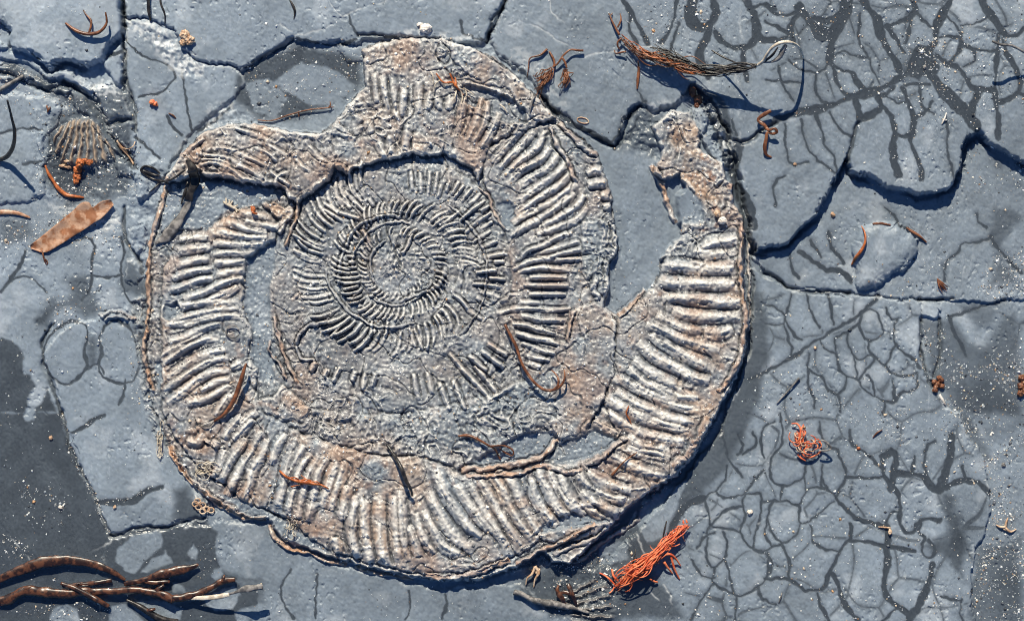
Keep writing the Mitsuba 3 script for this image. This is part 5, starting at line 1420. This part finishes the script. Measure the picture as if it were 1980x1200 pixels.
gr = np.random.default_rng(99)
# separate small pebbles
PEB = [(98, 846, 3.6, 'lone tan pebble on the dark wet rock at the left'), (117, 980, 3.4, 'pale pebble on the dark wet rock above the wrack'), (1788, 130, 3.2, 'dark pebble in the gritty joint at upper right'),
       (1610, 415, 4.5, 'tan pebble under the overhanging ledge at right'), (1537, 318, 3, 'tan pebble alone on the high shelf at right'), (1450, 990, 4.5, 'pale angular chip on plates right of the orange rope'),
       (1940, 898, 3.6, 'dark pebble in the channel at the right edge'), (1576, 672, 3, 'tan pebble on the long joint right of the ammonite'), (222, 980, 3, 'tan pebble at the foot of the lower left slab'), (1660, 866, 2.8, 'tiny orange pebble right of the orange knot')]
for i, (x, y, r, txt) in enumerate(PEB):
    k = key_for('pebble')
    put(k, lump(x, y, r * .5, r * gr.uniform(.8, 1.3), r, r * .8, 600 + i, rot=gr.uniform(0, 3), rough=.55, sub=2), ('tan_shell', 'white_shell', 'grey_weed', 'tan_shell', 'tan_shell', 'white_shell', 'grey_weed', 'tan_shell', 'tan_shell', 'rust_weed')[i])
    labels[k] = {'label': txt, 'category': 'pebble'}
# sand and shell grit: dense in hollows, joints and the channel on the right, thin elsewhere
dens = 0.012 + 0.03 * sst(0.0, 0.6, fbm(X, Y, 60, 701, 3))
def grit(poly, k, soft=20):
    w, d = inside(poly, soft, soft + 5)
    dens[w] = np.maximum(dens[w], k * sst(-soft, soft * .6, d) * (0.25 + 0.9 * sst(-0.15, 0.45, fbm(X[w], Y[w], 34, 703, 3))))
for poly, k in (('1790,640 1830,640 1880,720 1990,640 2050,640 2050,1280 1880,1280 1900,1080 1930,1000 1900,880 1850,800 1800,740', 1.0), ('1930,500 2050,470 2050,600 1900,560', .8), ('1640,780 1760,800 1850,800 1830,860 1680,850 1560,760 1580,720', .6),
                ('1740,60 1830,80 1850,160 1810,200 1730,150', .8), ('1540,0 1660,0 1640,60 1570,110', .5), ('1480,-20 1980,-20 1980,200 1800,260 1660,180 1500,130', .28), ('470,120 600,80 700,110 690,190 560,232 480,190', .5), ('60,180 262,190 262,380 80,380', .7),
                ('0,150 100,140 120,180 60,200 0,200', .9), ('0,430 180,390 250,470 100,470 0,500', .8), ('80,580 190,560 210,610 100,640', .9), ('40,940 130,950 130,1020 60,1030', .9), ('0,1030 60,1050 40,1090 0,1080', .6), ('385,1050 415,1050 410,1110 390,1110', .9),
                ('1060,1090 1220,1070 1200,1180 1060,1180', .8), ('1440,760 1500,720 1560,850 1500,880', .3), ('1500,1010 1600,1000 1590,1080 1500,1180', .35), ('1650,820 1900,820 1900,1180 1560,1180', .16), ('1230,20 1400,0 1400,60 1260,90', .4), ('1640,530 1830,500 1830,575 1700,572', .4), ('245,250 268,190 270,340 250,340', .9), ('1860,290 1990,320 1990,360 1860,370', .6),
                ('0,1180 230,1165 230,1200 0,1200', .6), ('1340,1100 1420,1080 1420,1200 1330,1200', .25), ('240,600 300,560 310,820 260,760', .7)):
    grit(pts(poly), k)
for key, line in CRACKS:
    if len(line) and float(key.strip('!-')) >= 9:
        w, d, t = along(line, 8)
        dens[w] = np.maximum(dens[w], 0.45 * (d < 6) * sst(-0.1, 0.5, fbm(X[w], Y[w], 40, 705, 3)))
line = pts('116,800 128,833 134,867 153,907 173,943 190,983 210,1027')
w, d, t = along(line, 9); dens[w] = np.maximum(dens[w], 1.0 * (d < 6))
dens = np.where(FOS > 0.5, np.maximum(0.12, 0.5 * dens) + 0.12 * (RIBTOP < 0.4), dens)
dens *= (X > -20) & (X < 2000) & (Y > -20) & (Y < 1220)
cum = np.cumsum(dens.ravel())
NG = 22000
pick = np.searchsorted(cum, gr.uniform(0, cum[-1], NG))
gx2 = X.ravel()[pick] + gr.uniform(-.9, .9, NG); gy2 = Y.ravel()[pick] + gr.uniform(-.9, .9, NG)
rad2 = np.clip(gr.lognormal(-0.1, 0.52, NG), .45, 4.0)
octa = np.array([[1, 0, 0], [0, 1, 0], [-1, 0, 0], [0, -1, 0], [0, 0, 1], [0, 0, -.6]], float)
of = np.array([[0, 1, 4], [1, 2, 4], [2, 3, 4], [3, 0, 4], [1, 0, 5], [2, 1, 5], [3, 2, 5], [0, 3, 5]])
rot = gr.uniform(0, 6.28, NG)
sc = rad2[:, None] * gr.uniform(.7, 1.35, (NG, 3)) * [1, 1, .7]
vv = octa[None] * sc[:, None] + gr.normal(0, .12, (NG, 6, 3)) * rad2[:, None, None]
vv = np.stack([vv[..., 0] * np.cos(rot)[:, None] - vv[..., 1] * np.sin(rot)[:, None], vv[..., 0] * np.sin(rot)[:, None] + vv[..., 1] * np.cos(rot)[:, None], vv[..., 2]], -1)
gz2 = ndimage.map_coordinates(H, [(gy2 - ys[0]) / STEP, (gx2 - xs[0]) / STEP], order=1) + 0.25 * rad2
ctr = np.stack([(gx2 - CX) * S, (CY - gy2) * S, gz2 * S], -1)
vv = (vv * S + ctr[:, None]).reshape(-1, 3)
ff = (of[None] + 6 * np.arange(NG)[:, None, None]).reshape(-1, 3)
pal = np.array([[.80, .80, .80], [.72, .70, .66], [.50, .52, .55], [.62, .50, .38], [.45, .26, .14], [.12, .13, .15], [.05, .055, .065]])
pc = pal[gr.choice(len(pal), NG, p=[.27, .22, .14, .11, .05, .11, .10])] * gr.uniform(.8, 1.1, (NG, 1))
scene['sand_grains'] = mikit.ply((vv, ff), 'grain_material', smooth=True, color=np.clip(np.repeat(pc, 6, 0), 0, .85))
labels['sand_grains'] = {'label': 'white, tan and dark sand and shell grit strewn over the rock', 'category': 'sand', 'kind': 'stuff'}
for d_ in labels.values():
    if d_.get('kind') == 'structure': d_.pop('category', None)
